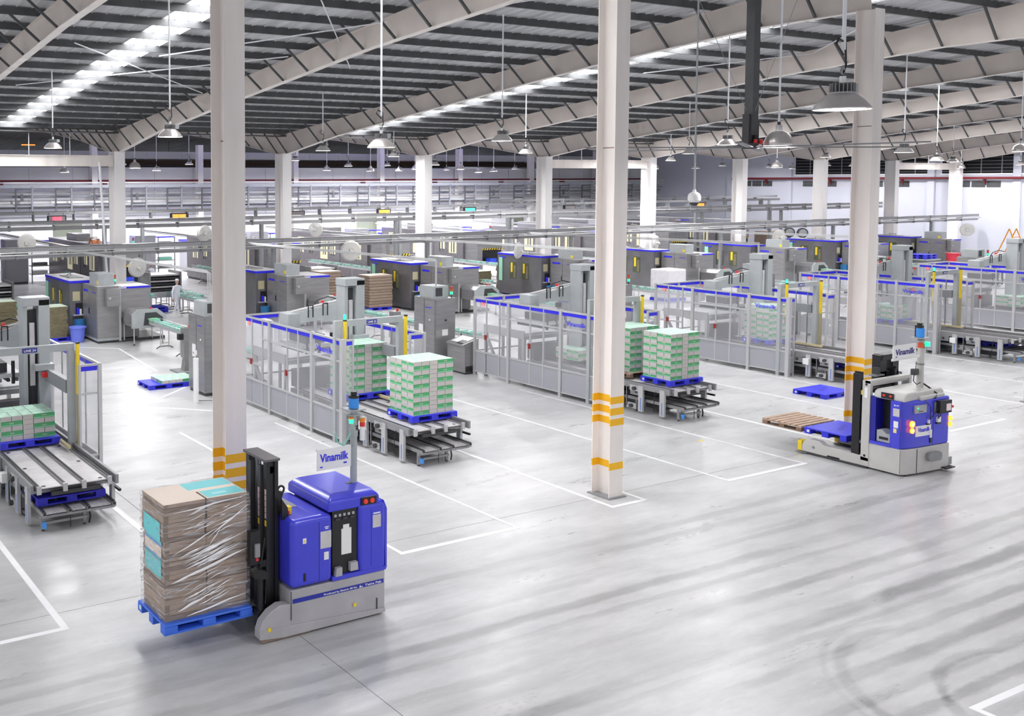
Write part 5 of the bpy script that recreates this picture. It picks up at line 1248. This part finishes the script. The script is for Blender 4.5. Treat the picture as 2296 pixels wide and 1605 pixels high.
def packer(k):
    """case packer: L-shaped stainless machine with blue trims, cabinets, windows and outfeed tunnel"""
    t = thing('case_packer', 'stainless case packer with blue top trim and windows, %s packing line from the left' % ln(k), 'machine', (4.56 + 9 * k, 39.65, 0), 0, 'stainless case packers')
    P = lambda nm, g, **q: g.build(nm, t, **q)
    # main switch cabinet facing the viewer, with air conditioner and hanging box
    P('cabinet', bx((0, 0, .12), (.92, 1.9, 2.36), STEEL), bevel=.01); P('plinth', bx((.03, .03, 0), (3.0, 1.85, .12), DARK)); P('base_ledge', bx((-.02, -.02, .10), (.94, 1.9, .20), GREYP))
    P('cabinet_door', bx((-.02, .05, .22), (0, .93, 2.28), STEEL)); P('cabinet_door', bx((-.02, .97, .22), (0, 1.85, 2.28), STEEL)); P('door_handle', bx((-.05, .98, 1.15), (-.02, 1.02, 1.4), BLACK)); P('logo_strip', bx((-.025, 1.1, 2.05), (-.021, 1.7, 2.15), BLUE)); P('logo_strip', bx((-.025, .15, 2.08), (-.021, .6, 2.11), BLUE))
    a = P('air_conditioner', bx((.15, .3, 2.36), (.85, 1.45, 2.86), GREYP), bevel=.01); bx((.14, .35, 2.42), (.15, .5, 2.58), YEL).build('yellow_label', a)
    h = P('hanging_box', bx((.30, -.32, 1.55), (.88, -.02, 2.28), STEEL), bevel=.008); G().tube((.42, -.32, 1.9), (.42, -.38, 1.9), .05, ALU, 12).build('rotary_switch', h)
    P('corner_post', bx((.92, -.02, .05), (1.02, .12, 2.36), ALU))
    # right hood with blue band
    P('hood', bx((1.02, .1, 1.05), (2.35, 2.1, 2.22), STEEL), bevel=.008); P('blue_trim', bx((1.0, .08, 2.22), (2.37, 2.12, 2.30), BLUE)); P('top', bx((1.02, .1, 2.30), (2.35, 2.1, 2.31), CARTL if False else PLATE)); P('lower_body', bx((1.02, .2, .15), (1.9, 2.0, 1.05), STEELD)); P('hood_edge', bx((1.02, .05, 1.0), (2.35, .1, 1.05), CARTD))
    P('trim_word', bx((1.06, .074, 2.235), (1.3, .08, 2.28), WHITE))
    # left body stretching back, with blue trim, windows and shelf
    P('rear_body', bx((-.55, 2.0, .12), (.80, 5.6, 2.36), STEELD), bevel=.01); P('blue_trim', bx((-.57, 1.98, 2.36), (.82, 5.62, 2.46), BLUE)); P('top', bx((-.55, 2.0, 2.46), (.80, 5.6, 2.47), PLATE)); P('top', bx((.0, .0, 2.36), (.92, .3, 2.37), PLATE))
    P('top_hatch', bx((-.2, 3.0, 2.47), (.4, 4.6, 2.50), GREYM)); G().path([(-.3, 3.2, 2.47), (-.3, 3.2, 2.62), (.1, 3.9, 2.62), (.1, 3.9, 2.47)], .02, ALUD, 5).build('top_pipe', t)
    for y in (3.0, 4.0): 
        w = P('window', bx((-.56, y, 1.05), (-.55, y + .55, 2.0), mat('window_dark', (.10, .11, .07), .15)), label='dark glazed window'); bx((-.57, y + .05, 1.1), (-.56, y + .22, 1.8), OLIVE).build('carton_inside', w); bx((-.575, y + .3, 1.4), (-.565, y + .45, 1.95), CBL if k % 2 else YEL).build('pack_inside', w)
    P('green_guard', bx((-.60, 5.15, .85), (-.56, 5.42, 2.2), mat('guard_green', (.35, .70, .52), .4))); P('logo_strip', bx((-.57, 4.9, 2.18), (-.56, 5.4, 2.26), BLUE))
    P('niche', bx((-.30, 1.97, 1.0), (-.02, 2.0, 1.5), BLACK)); P('niche_shelf', bx((-.45, 1.8, .98), (-.02, 2.0, 1.02), ALU)); P('niche_part', bx((-.28, 1.85, 1.02), (-.2, 1.95, 1.3), BLUE)); P('niche_part', bx((-.15, 1.85, 1.02), (-.08, 1.95, 1.25), WHITE)); P('side_window', bx((-.42, 1.985, 1.6), (-.1, 2.0, 2.0), mat('window_warm', (.55, .5, .32), .2)))
    P('blue_drum', G().tube((-.28, 1.55, .15), (-.28, 1.55, .85), .22, mat('drum_blue', (.02, .16, .38), .3), 16))
    # outfeed tunnel with clear bell and conveyor
    P('tunnel', G().prism([(1.1, .75), (1.1, 1.25), (1.35, 1.42), (2.15, 1.42), (2.5, 1.15), (2.5, .75)], 'y', -1.1, .2, STEEL)); P('tunnel_rim', G().prism([(1.05, .70), (1.05, 1.28), (1.32, 1.47), (2.18, 1.47), (2.56, 1.18), (2.56, .70)], 'y', -1.2, -1.1, GREYP)); P('tunnel_mouth', G().prism([(1.55, .80), (1.62, 1.32), (2.1, 1.32), (2.40, 1.1), (2.42, .80)], 'y', -1.215, -1.2, DARK)); P('side_glass', bx((1.085, -.95, .88), (1.098, -.1, 1.2), mat('tunnel_glass', (.20, .20, .21), .15))); P('carton_out', bx((1.75, -1.6, .98), (2.1, -1.25, 1.1), CBL))
    for x, y in ((1.15, -1.15), (2.4, -1.15), (1.15, 0), (2.4, 0)): P('leg', G().tube((x, y, .06), (x, y, .78), .025, ALU, 6)); P('foot', G().tube((x, y, 0), (x, y, .08), .06, DARK, 8, r2=.02))
    P('red_lamp', G().tube((1.95, -1.0, 1.38), (1.95, -1.0, 1.52), .06, RED, 10)); signal(t, 1.2, 1.2, 2.31)
    return t
def belt(label, x, y0, y1, z, w=.45, packs=True, legs=3, dx=0.0, m=GREENT, name='belt_conveyor', curve=True):
    t = thing(name, label, 'conveyor', (x, y0, 0), 0, 'carton belt conveyors')
    L = y1 - y0
    bx((0, 0, z - .10), (.03, L, z + .02), ALU).build('side_rail', t); bx((w - .03, 0, z - .10), (w, L, z + .02), ALU).build('side_rail', t); bx((.03, 0, z - .03), (w - .03, L, z), GREYM).build('belt', t)
    G().tube((-.04, 0, z + .12), (-.04, L, z + .12), .014, ALU, 5).build('guide_rail', t); G().tube((w + .04, 0, z + .12), (w + .04, L, z + .12), .014, ALU, 5).build('guide_rail', t)
    for i in range(legs):
        y = L * (i + .4) / legs
        g = G().tube((.03, y, .05), (.03, y, z - .1), .025, ALU, 6).tube((w - .03, y, .05), (w - .03, y, z - .1), .025, ALU, 6).tube((.03, y, .25), (w - .03, y, .25), .018, ALU, 5)
        g.path([(-.15, y, .02), (0, y, .10), (w, y, .10), (w + .15, y, .02)], .022, DARK, 5); g.build('leg', t)
    if packs:
        g = G(); y = .2; rr = random.Random(int(x * 10 + y0))
        while y < L - .3:
            l = .16; g.box((.08, y, z), (w - .08, y + l, z + .12), m); y += l + rr.uniform(.03, .5)
        o = g.build('packs', t); o['kind'] = 'stuff'
    return t
def filler(k, x, y, L=9.0):
    t = thing('filling_machine', 'long stainless filling machine with bright inspection windows, %s line from the left' % ln(k), 'machine', (x, y, 0), 0, 'filling machines')
    P = lambda nm, g, **q: g.build(nm, t, **q)
    P('body', bx((0, 0, .15), (1.6, L, 2.9), mat('steel_mauve', (.27, .25, .265), .36, metal=.45, noise=.15))); P('plinth', bx((.05, .05, 0), (1.5, L - .05, .15), DARK))
    WG = mat('lit_window', (.62, .58, .40), .3, emit=(.9, .85, .6), es=.35); 
    for i in range(6):
        y = .5 + i * (L - .8) / 6 + (.2, 0, .3, -.2, .1, 0)[i]
        w = P('window', bx((-.02, y, (1.45, 1.7, 1.6, 1.2, 1.7, 1.5)[i]), (0, y + (.85, .5, .7, .95, .5, .8)[i], 2.6), WG)); bx((-.03, y + .2, 1.5), (-.02, y + .34, 2.55), STEELD).build('window_bar', w); bx((-.03, y + .5, 1.5), (-.02, y + .58, 2.55), DARK).build('window_bar', w)
    P('door_line', bx((-.012, L * .33, .2), (0, L * .33 + .02, 2.8), DARK)); P('top_trim', bx((-.02, 0, 2.9), (1.62, L, 2.98), BLUE if k % 2 else STEEL)); P('top_box', bx((.3, L * .5, 2.98), (1.2, L * .7, 3.4), STEEL))
    G().path([(.2, .3, 2.95), (.2, .3, 3.3), (.2, 2.8, 3.3), (.9, 2.8, 3.3), (.9, 2.8, 2.95)], .03, ALU, 6).build('top_pipe', t)
    # black and yellow edged feed hood at the near end
    P('feed_hood', bx((.15, -1.4, 1.9), (2.4, 0, 2.9), STEEL)); P('blue_trim', bx((.13, -1.42, 2.9), (2.42, 0, 3.0), BLUE)); P('feed_gap', bx((.6, -1.3, .9), (2.4, 0, 1.75), BLACK)); P('feed_body', bx((.15, -1.4, .1), (.6, 0, 1.9), STEEL)); P('feed_table', bx((.5, -1.9, .8), (2.5, -.2, .88), ALU))
    hz = P('hazard_edge', bx((.6, -1.42, 1.78), (2.4, -1.38, 1.90), YEL))
    for q in range(8): G().prism([(.62 + .22 * q, 1.78), (.72 + .22 * q, 1.78), (.80 + .22 * q, 1.90), (.70 + .22 * q, 1.90)], 'y', -1.43, -1.42, BLACK).build('hazard_stripe', hz)
    P('blue_crate', bx((.9, -1.85, .88), (1.5, -1.4, 1.2), mat('crate_blue', (.03, .08, .75), .45)))
    signal(t, 1.9, -.7, 3.0)
    return t
pk = packer(0)
pk.location.x = 4.56
packs_ = [pk]
for k in range(1, 9): packs_.append(dup(pk, (4.56 + 9 * k, 39.65, 0), label='stainless case packer with blue top trim and windows, %s packing line from the left' % (ln(k) if k < 8 else 'ninth')))
fl0 = filler(0, 1.2, 56.0, 10)
for k in range(1, 9): dup(fl0, (1.2 + 9 * k, 53.5 + (k % 3) * 1.2, 0), label='long stainless filling machine with bright windows, %s line from the left' % (ln(k) if k < 8 else 'ninth'))
c1 = cabinet('stainless electrical cabinet with air conditioner left of the second cell', (13.12, 28.22, 0), .9, 1.22, 2.52, group='electrical cabinets')
signal(c1, .8, .1, 2.52)
for k in range(2, 7): dup(c1, (4.10 + 9 * k, 28.22, 0), label='stainless electrical cabinet with air conditioner left of the %s cell' % (ln(k)), group='electrical cabinets')
for k in range(1, 6):
    t = thing('conduit', 'thin steel conduits rising from the cabinet left of the %s cell and running back' % ln(k), 'conduit', (4.10 + 9 * k, 28.6, 0), 0, 'cabinet conduits')
    for q in range(3): G().path([(.3 + .1 * q, .1 * q, 2.93), (.3 + .1 * q, .1 * q, 3.9 - .05 * q), (.3 + .1 * q, 14.7, 3.72 - .05 * q)], .018, ALU, 6).build('pipe', t)
cs = console('sloping stainless operator console beside the cabinet, left of the third cell', (22.42, 26.98, 0)); cs['group'] = 'operator consoles'
for k in (3, 4, 5): dup(cs, (4.42 + 9 * k, 26.98, 0), label='sloping stainless operator console left of the %s cell' % ln(k), group='operator consoles')
t = thing('guard_post', 'short white guard post in front of the leftmost cabinet', 'post', (12.53, 27.62, 0))
G().tube((0, 0, 0), (0, 0, 1.36), .085, WHITE, 16).build('tube', t, smooth=True); G().tube((0, 0, 1.36), (0, 0, 1.75), .015, ALU, 6).build('rod', t); bx((-.05, -.02, 1.45), (.03, .02, 1.6), WHITE).build('tag', t); G().tube((0, -.02, .06), (1.0, -.5, .06), .012, DARK, 5).build('ground_cable', t)
# conveyors from each packer to each cell and behind
for k in range(0, 8):
    X = 4.56 + 9 * k
    belt('carton conveyor from packer to cell, %s line' % ln(k), X + 1.75, 28.5, 38.4, .95, .42, True, 5)
    belt('roller conveyor beside the packer, %s line' % ln(k), X - 1.9, 45, 51, .95, .4, True, 4)
    belt('pack conveyor leaving the filler, %s line' % ln(k), X + 4.9, 46, 61, 1.0, .35, True, 7)
    belt('second pack conveyor leaving the filler, %s line' % ln(k), X + 6.6, 43.6, 50.6, .9, .35, True, 4)
    t = thing('accumulation_table', 'stainless accumulation table with white legs, %s line' % ln(k), 'table', (X + 3.6, 49.3, 0), 0, 'accumulation tables')
    bx((0, 0, .92), (2.6, .5, 1.0), ALU).build('table_top', t)
    g = G()
    for i in range(9): g.tube((.1 + .3 * i, .1, 0), (.1 + .3 * i, .1, .92), .022, ALU, 5)
    g.build('legs', t)['kind'] = 'stuff'
    g = G()
    for i in range(7): g.box((.1 + .36 * i, .08, 1.0), (.34 + .36 * i, .4, 1.1), GREENT)
    g.build('packs', t)['kind'] = 'stuff'
    m = thing('label_applicator', 'small upright stainless labelling unit beside the conveyor, %s line' % ln(k), 'machine', (X - 1.6 + 2.2, 32.2, 0), 0, 'labelling units')
    bx((0, 0, .5), (.35, .3, 1.55), STEEL).build('housing', m); G().prism([(0, .05), (.35, .05), (.28, .5), (.07, .5)], 'y', 0, .3, STEEL).build('stand', m); bx((-.18, .05, 1.15), (0, .22, 1.36), BLACK).build('print_head', m); G().tube((.25, .1, 1.55), (.25, .1, 1.65), .05, RED, 8).build('red_knob', m); bx((-.3, -.3, 0), (.6, .6, .05), GREYM).build('base', m)
# depalletizer towers between packers and cells
mt = thing('tray_magazine', 'grey slatted tray magazine with white frame, leftmost line', 'machine', (10.2, 47, 0), 0, 'tray magazines')
bx((0, 0, .7), (1.8, 1.6, 1.0), GREYP).build('table', mt); bx((0, 0, 1.0), (.08, 1.6, 2.0), STEEL).build('side', mt); bx((1.72, 0, 1.0), (1.8, 1.6, 2.0), STEEL).build('side', mt)
for q in range(6): bx((.1, .1, 1.05 + .15 * q), (1.7, 1.5, 1.12 + .15 * q), (DARK, PLATE)[q % 2]).build('tray', mt)
for x in (.05, 1.65): bx((x, .05, 0), (x + .1, .15, .7), ALU).build('leg', mt)
for k in range(1, 8): dup(mt, (10.2 + 9 * k, 47 + (k % 2), 0), label='grey slatted tray magazine with white frame, %s line' % ln(k))
# ================================================================ CARDBOARD STACKS
def card_stack(x, y, z, w, d, n, h, m, mt_, where, cols=1, pal=True, jit=.03, seed=1):
    rr = random.Random(seed)
    if pal: dup(p0, (x - .05, y - .05, z - .15), label='blue pallet under the %s' % where)
    for i in range(n):
        for j in range(cols):
            g = G(); x0 = x + j * (w / cols) + rr.uniform(-jit, jit); y0 = y + rr.uniform(-jit, jit); ww = w / cols - .02
            for q in range(3):
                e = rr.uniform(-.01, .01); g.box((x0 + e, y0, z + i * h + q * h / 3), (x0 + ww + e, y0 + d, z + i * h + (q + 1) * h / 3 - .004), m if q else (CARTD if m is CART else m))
            if i == n - 1: g.box((x0, y0, z + (i + 1) * h - .006), (x0 + ww, y0 + d, z + (i + 1) * h), mt_)
            o = g.build('cardboard_bundle')
            tag(o, 'flat %s carton bundle, %s from bottom%s, %s' % ('brown' if m is CART else 'olive', ORD[i + 1], (', left', ', right')[j] if cols > 1 else '', where), 'cardboard', 'cardboard bundles, ' + where)
card_stack(11.55, 41.1, .15, 1.2, 1.05, 9, .145, OLIVE, OLIVET, 'olive stack beside the leftmost packer', seed=1)
card_stack(9.9, 43.6, .15, 1.35, 1.05, 9, .15, OLIVE, OLIVET, 'olive stack at the left frame edge', seed=2)
card_stack(22.9, 44.2, .15, 1.2, 1.0, 8, .14, CART, CARTL, 'brown stack right of the nearest column', seed=3)
card_stack(29.2, 42.7, .15, 1.45, 1.0, 11, .15, CART, CARTL, 'tallest brown stack behind the second cell', seed=4)
card_stack(27.9, 45.4, .15, 1.3, 1.0, 11, .155, CART, CARTL, 'brown stack behind the palletizer mast', seed=5)
card_stack(40.5, 44.9, .15, 1.5, 1.0, 9, .165, OLIVE, OLIVET, 'double olive stack past third cell', 2, seed=6)
card_stack(37.8, 44.6, .15, 1.2, 1.0, 8, .165, OLIVE, OLIVET, 'olive stack beside the trimmed hood', seed=7)
card_stack(50.1, 44.0, .15, 1.3, 1.0, 8, .17, CART, CARTL, 'brown stack right of the middle column', seed=8)
card_stack(63.0, 46.5, .9, 1.8, 1.2, 4, .2, CART, CARTL, 'brown stack on the far steel table', seed=9, pal=False)
t = thing('steel_table', 'low steel table under the far brown cardboard stack', 'table', (62.9, 46.4, 0)); bx((0, 0, .82), (2, 1.4, .9), GREYM).build('top', t); bx((.1, .1, 0), (1.9, 1.3, .82), STEELD).build('body', t)
t = thing('wrapped_load', 'load wrapped in white film beside the right of the middle column', 'wrapped load', (45.4, 37.6, 0)); bx((0, 0, .15), (1.5, 1.2, 1.75), WRAPW).build('load', t, bevel=.08); bx((.0, .0, 0), (1.5, 1.2, .15), BLUEP).build('pallet_base', t)
t = thing('wrapped_load', 'white wrapped roll load behind the second cell', 'wrapped load', (16.6, 33.0, 0)); bx((0, 0, .1), (1.7, 1.3, 1.5), WRAPW).build('load', t, bevel=.2)
# blue pallet stack near the person, bins and drums
p2 = dup(p0, (18.6, 47.4, .152), label='blue plastic pallet, upper of two beside the walking worker'); dup(p0, (18.6, 47.4, 0), label='blue plastic pallet, lower of two beside the walking worker')
for q in range(2): dup(p0, (70.6, 37.7, 1.30 + .152 * q), label='blue pallet on the far machine table, %s of two' % ('lower', 'upper')[q])
t = thing('steel_table', 'low steel table under two blue pallets at the right', 'table', (70.5, 37.5, 0)); bx((0, 0, 1.22), (1.6, 1.4, 1.30), GREYP).build('top', t); bx((.1, .1, 0), (1.5, 1.3, 1.22), GREYM).build('body', t)
def bin_(label, loc, m, r=.3, h=.62):
    t = thing('bucket', label, 'bucket', loc); G().lathe([(0, .01), (r * .8, .01), (r, h), (r * .96, h), (r * .77, .03)], m, 22).build('tub', t, smooth=True); G().lathe([(0, h + .06), (r * 1.1, h + .02), (r * 1.12, h - .02), (r * 1.0, h - .02)], m, 22).build('lid', t)
bin_('lilac blue plastic bucket with lid in front of the leftmost packer', (13.0, 40.6, 0), mat('bucket_blue', (.16, .22, .82), .4), .33, .62)
bin_('red plastic bucket beside a far machine at the right', (75.7, 38.6, 0.62), mat('bucket_red', (.8, .05, .09), .4), .42, .85)
t = thing('steel_table', 'low dark bench under the red bucket', 'table', (75.1, 38.0, 0)); bx((0, 0, 0), (1.3, 1.2, .61), STEELD).build('body', t)
# yellow and orange ladders and stairs
def ladder(label, x, y, z, m, h=1.6, w=.7, l=1.2):
    t = thing('step_ladder', label, 'ladder', (x, y, z)); 
    for q in (0, w): G().bar((q, 0, 0), (q, l * .5, h), .06, .06, m).build('rail', t); G().bar((q, l, 0), (q, l * .5, h), .06, .06, m).build('rail', t)
    for i in range(4): G().bar((0, l * .1 * (i + 1), h * .2 * (i + 1)), (w, l * .1 * (i + 1), h * .2 * (i + 1)), .05, .05, m).build('rung', t)
ladder('orange stair ladder at the right edge of the hall', 82.7, 37.2, 0, mat('stair_orange', (.9, .38, .02), .5), 3.0, 1.0, 2.4)
ladder('yellow step ladder beyond the fifth line against the white wall', 75.5, 60.5, .8, YEL, 2.0, 1.2, 1.6); ladder('small orange step rail on a machine left of the first valley column', 19.4, 57.4, 2.9, ORANGE, .35, .5, .8)
for i, x in enumerate((87.9, 87.9)):
    t = thing('drum_fan', 'black drum fan leaning against the right wall, %s of two' % ('left', 'right')[i], 'fan', (x, 59.2 - i * 1.3, 1.7)); G().tube((0, 0, 0), (-.3, -.3, 0), .46, DARK, 20).build('drum', t); G().tube((-.3, -.3, 0), (-.34, -.34, 0), .34, GREYM, 16).build('grille', t); bx((-.2, -.2, -1.7), (0, 0, -.3), DARK).build('stand', t)
t = thing('crate', 'brown wooden crate left of the far white drum fan', 'crate', (76.6, 53.5, 0)); bx((0, 0, 0), (2.3, 1.2, 2.3), CART).build('crate_body', t); bx((.3, -.02, .3), (1.0, 0, 1.0), CARTL).build('board', t)

# cabinets, fenced units and racks further back, one set per bay
for k in range(0, 9):
    X = 3 + 9 * k
    t = thing('wrapping_unit', 'blue-topped glazed wrapping unit before the back wall, %s from the left' % ORD[k + 1], 'machine', (X, 66, 0), 0, 'glazed wrapping units')
    bx((0, 0, .8), (3.6, .1, 2.2), mat('pale_glass', (.62, .70, .80), .25, metal=.2)).build('glazing', t); bx((-.05, -.05, 2.2), (3.65, 3.0, 2.35), BLUE).build('blue_trim', t); bx((0, 0, .1), (3.6, .12, .8), PANEL).build('lower_panel', t); bx((0, .1, .1), (3.6, 2.9, 2.2), PANEL).build('body', t)
    for q in range(7): bx((q * .6 - .02, -.03, .1), (q * .6 + .03, 0, 2.25), ALU).build('post', t)
    bx((0, -.04, 1.5), (3.6, -.01, 1.55), ALU).build('rail', t)
    signal(t, 2.8, .5, 2.35)
    cabinet('grey steel cabinet before the back wall, %s from the left' % ORD[k + 1], (X + 4.2, 65.5, 0), 1.5, 1.2, 2.9, m=PANEL, ac=False, sock=False, group='back wall cabinets')
    t = thing('steel_shelf', 'open steel shelf rack beside a grey cabinet, %s from the left' % ORD[k + 1], 'shelf', (X + 6.0, 65.8, 0), 0, 'steel shelf racks')
    for q in range(5): bx((0, 0, .5 + .55 * q), (1.3, .7, .56 + .55 * q), (ALU, BLUE)[q == 4]).build('shelf', t); 
    for q in (0, 1.25): bx((q, 0, 0), (q + .06, .06, 2.76), GREYM).build('upright', t)
    for q in range(4): bx((.15, .1, .56 + .55 * q), (1.1, .5, .76 + .55 * q), (GREENT, WHITE, STEELD)[(q + k) % 3]).build('carton', t)
# pipe gallery on the upper back wall
pg = thing('pipe_gallery', 'grey frames, trays and silver pipes fixed along the upper back wall', 'pipe rack', (-8, 73.6, 0))
bx((0, 0, 6.20), (96, .5, 6.42), GREYP).build('long_tray', pg); bx((0, .0, 6.55), (96, .12, 6.63), ALU).build('long_rail', pg)
for z, r, m, yy in ((5.05, .24, ALU, .8), (5.55, .10, GREYM, .5), (4.72, .07, DARK, .2), (5.86, .05, GREYM, .3)): G().tube((0, yy, z), (96, yy, z), r, m, 10).build('pipe', pg)
bx((0, .1, 4.88), (96, .3, 4.98), GREYP).build('long_tray', pg)
dk = mat('bracket_dark', (.10, .10, .11), .5)
for i in range(32):
    x = 1.2 + 3.0 * i
    bx((x, -.02, 4.2), (x + .12, .1, 6.3), GREYM).build('hanger', pg)
    g = G()
    for z in (6.05, 5.6, 4.95): g.box((x - 1.15, -.03, z), (x, .06, z + .09), dk)
    g.box((x - 1.2, -.03, 4.3), (x - 1.1, .06, 6.14), dk)
    if i % 3 == 0: g.box((x - .8, -.05, 5.2), (x - .6, .05, 5.75), dk)
    g.build('bracket_frame', pg)
# door, glazed office front low on the back wall
for i, (x, w) in enumerate(((20.5, 1.6), (48.6, 1.4), (66, 1.6))):
    d = struct(bx((x, YW - .06, 0), (x + w, YW, 3.6), WHITEP).build('door_%d' % (i + 1))); bx((x + w + .3, YW - .05, 1.2), (x + w + 2.6, YW - .02, 3.7), mat('office_glass', (.30, .33, .26), .12, metal=.2)).build('side_window', d); bx((x + w + .2, YW - .07, 1.1), (x + w + 2.7, YW - .05, 1.2), WHITEP).build('window_sill', d)
    bx((x + w - .2, YW - .09, 1.0), (x + w - .12, YW - .06, 1.2), GREYM).build('door_handle', d)
wl = struct(bx((-30, YW - .02, 0), (XW - .3, YW, 3.9), mat('wall_low_white', (.90, .90, .93), .7)).build('wall_lower_back'))

# ================================================================ PEOPLE
def person(label, loc, face, s=1.0, stride=.30, arms=((-.42, -.22, .84), (.50, -.10, .92)), cap=WHITE, name='person'):
    t = thing(name, label, 'person', loc, face)
    V = []; E = []; Rr = []
    def v(p, r): V.append(p); Rr.append(r); return len(V) - 1
    pel = v((0, 0, .96), (.165, .12)); ab = v((0, 0, 1.10), (.15, .11)); ch = v((0, .0, 1.30), (.18, .125)); nk = v((0, 0, 1.47), (.065, .06)); hd = v((0, -.01, 1.52), (.055, .055))
    E += [(pel, ab), (ab, ch), (ch, nk), (nk, hd)]
    for sx, st in ((-1, stride), (1, -stride)):
        h = v((sx * .095, 0, .90), (.095, .10)); kn = v((sx * .10, -st * .55 - .03, .50), (.065, .068)); an = v((sx * .10, -st + (.10 if st < 0 else 0), .10), (.045, .048)); to = v((sx * .11, -st - .14 + (.10 if st < 0 else 0), .045), (.042, .035))
        E += [(pel, h), (h, kn), (kn, an), (an, to)]
        a = arms[0] if sx < 0 else arms[1]
        shd = v((sx * .19, 0, 1.40), (.065, .065)); el = v(((sx * .22 + a[0]) / 2 + sx * .03, a[1] * .35, (1.38 + a[2]) / 2 + .02), (.045, .045)); wr_ = v((a[0], a[1], a[2]), (.032, .03))
        E += [(ch, shd), (shd, el), (el, wr_)]
    me = bpy.data.meshes.new('body'); me.from_pydata(V, E, []); o = bpy.data.objects.new('body', me); C.objects.link(o)
    md = o.modifiers.new('sk', 'SKIN'); md.use_smooth_shade = True
    for i, r in enumerate(Rr): me.skin_vertices[0].data[i].radius = r
    me.skin_vertices[0].data[0].use_root = True
    o.modifiers.new('ss', 'SUBSURF').levels = 2
    o.modifiers['ss'].render_levels = 2
    bpy.context.view_layer.update()
    m2 = bpy.data.meshes.new_from_object(o.evaluated_get(bpy.context.evaluated_depsgraph_get())); bpy.data.objects.remove(o)
    m2.name = 'body'; m2.materials.clear(); m2.materials.append(CLOTH)
    for p in m2.polygons: p.use_smooth = True
    o = bpy.data.objects.new('body', m2); C.objects.link(o); o.parent = t; o['label'] = 'white overalls and trousers'
    hg = G().lathe([(0, -.12), (.045, -.115), (.068, -.07), (.078, .0), (.074, .06), (.05, .10), (0, .115)], SKIN, 16)
    hg.v = [(x, y * 1.15 - (.012 if y < 0 and -.06 < z < .0 else 0), z) for x, y, z in hg.v]
    h = hg.build('head', t, (0, -.015, 1.64), smooth=True)
    G().prism([(-.02, -.03), (.02, -.03), (.0, .025)], 'y', -.115, -.08, SKIN).build('nose', h)
    for sx in (-.03, .03): G().tube((sx, -.082, .015), (sx, -.092, .015), .009, DARK, 8).build('eye', h)
    bx((-.022, -.088, -.062), (.022, -.082, -.052), mat('lips', (.45, .18, .16), .5)).build('mouth', h)
    for sx in (-1, 1): G().tube((sx * .072, .01, -.01), (sx * .088, .01, .0), .022, SKIN, 8).build('ear', h)
    G().lathe([(.086, .02), (.092, .05), (.088, .10), (.05, .135), (0, .145)], cap, 16).build('cap', t, (0, -.005, 1.655), smooth=True)
    for a in arms:
        hand = G(); hand.box((-.035, -.018, -.09), (.035, .018, 0), SKIN)
        for q in range(4): hand.bar((-.026 + .0175 * q, 0, -.088), (-.028 + .0185 * q, -.012, -.155 - (.012 if q in (1, 2) else 0)), .014, .014, SKIN)
        hand.bar((.034 if a[0] < 0 else -.034, 0, -.03), (.062 if a[0] < 0 else -.062, -.02, -.085), .016, .016, SKIN)
        hand.build('hand', t, a)
    for sx, st in ((-1, stride), (1, -stride)):
        y = -st + (.10 if st < 0 else 0); G().prism([(y + .06, 0), (y - .20, 0), (y - .21, .04), (y - .10, .08), (y + .06, .09)], 'x', sx * .105 - .048, sx * .105 + .048, WHITE).build('shoe', t)
    t.scale = (s, s, s)
    return t
person('walking worker in white overalls and white cap beside the blue pallets', (19.95, 46.2, 0), .25, 1.02)
person('worker in white overalls standing among far conveyors with arm raised', (22.6, 56.2, 0), .3, 1.0, .04, ((-.30, -.25, 1.35), (.30, -.05, .88)))
person('worker in a blue cap bending behind the leftmost packer, head visible', (18.4, 50.5, 0), .9, .98, .04, cap=mat('cap_blue', (.25, .35, .85), .6))
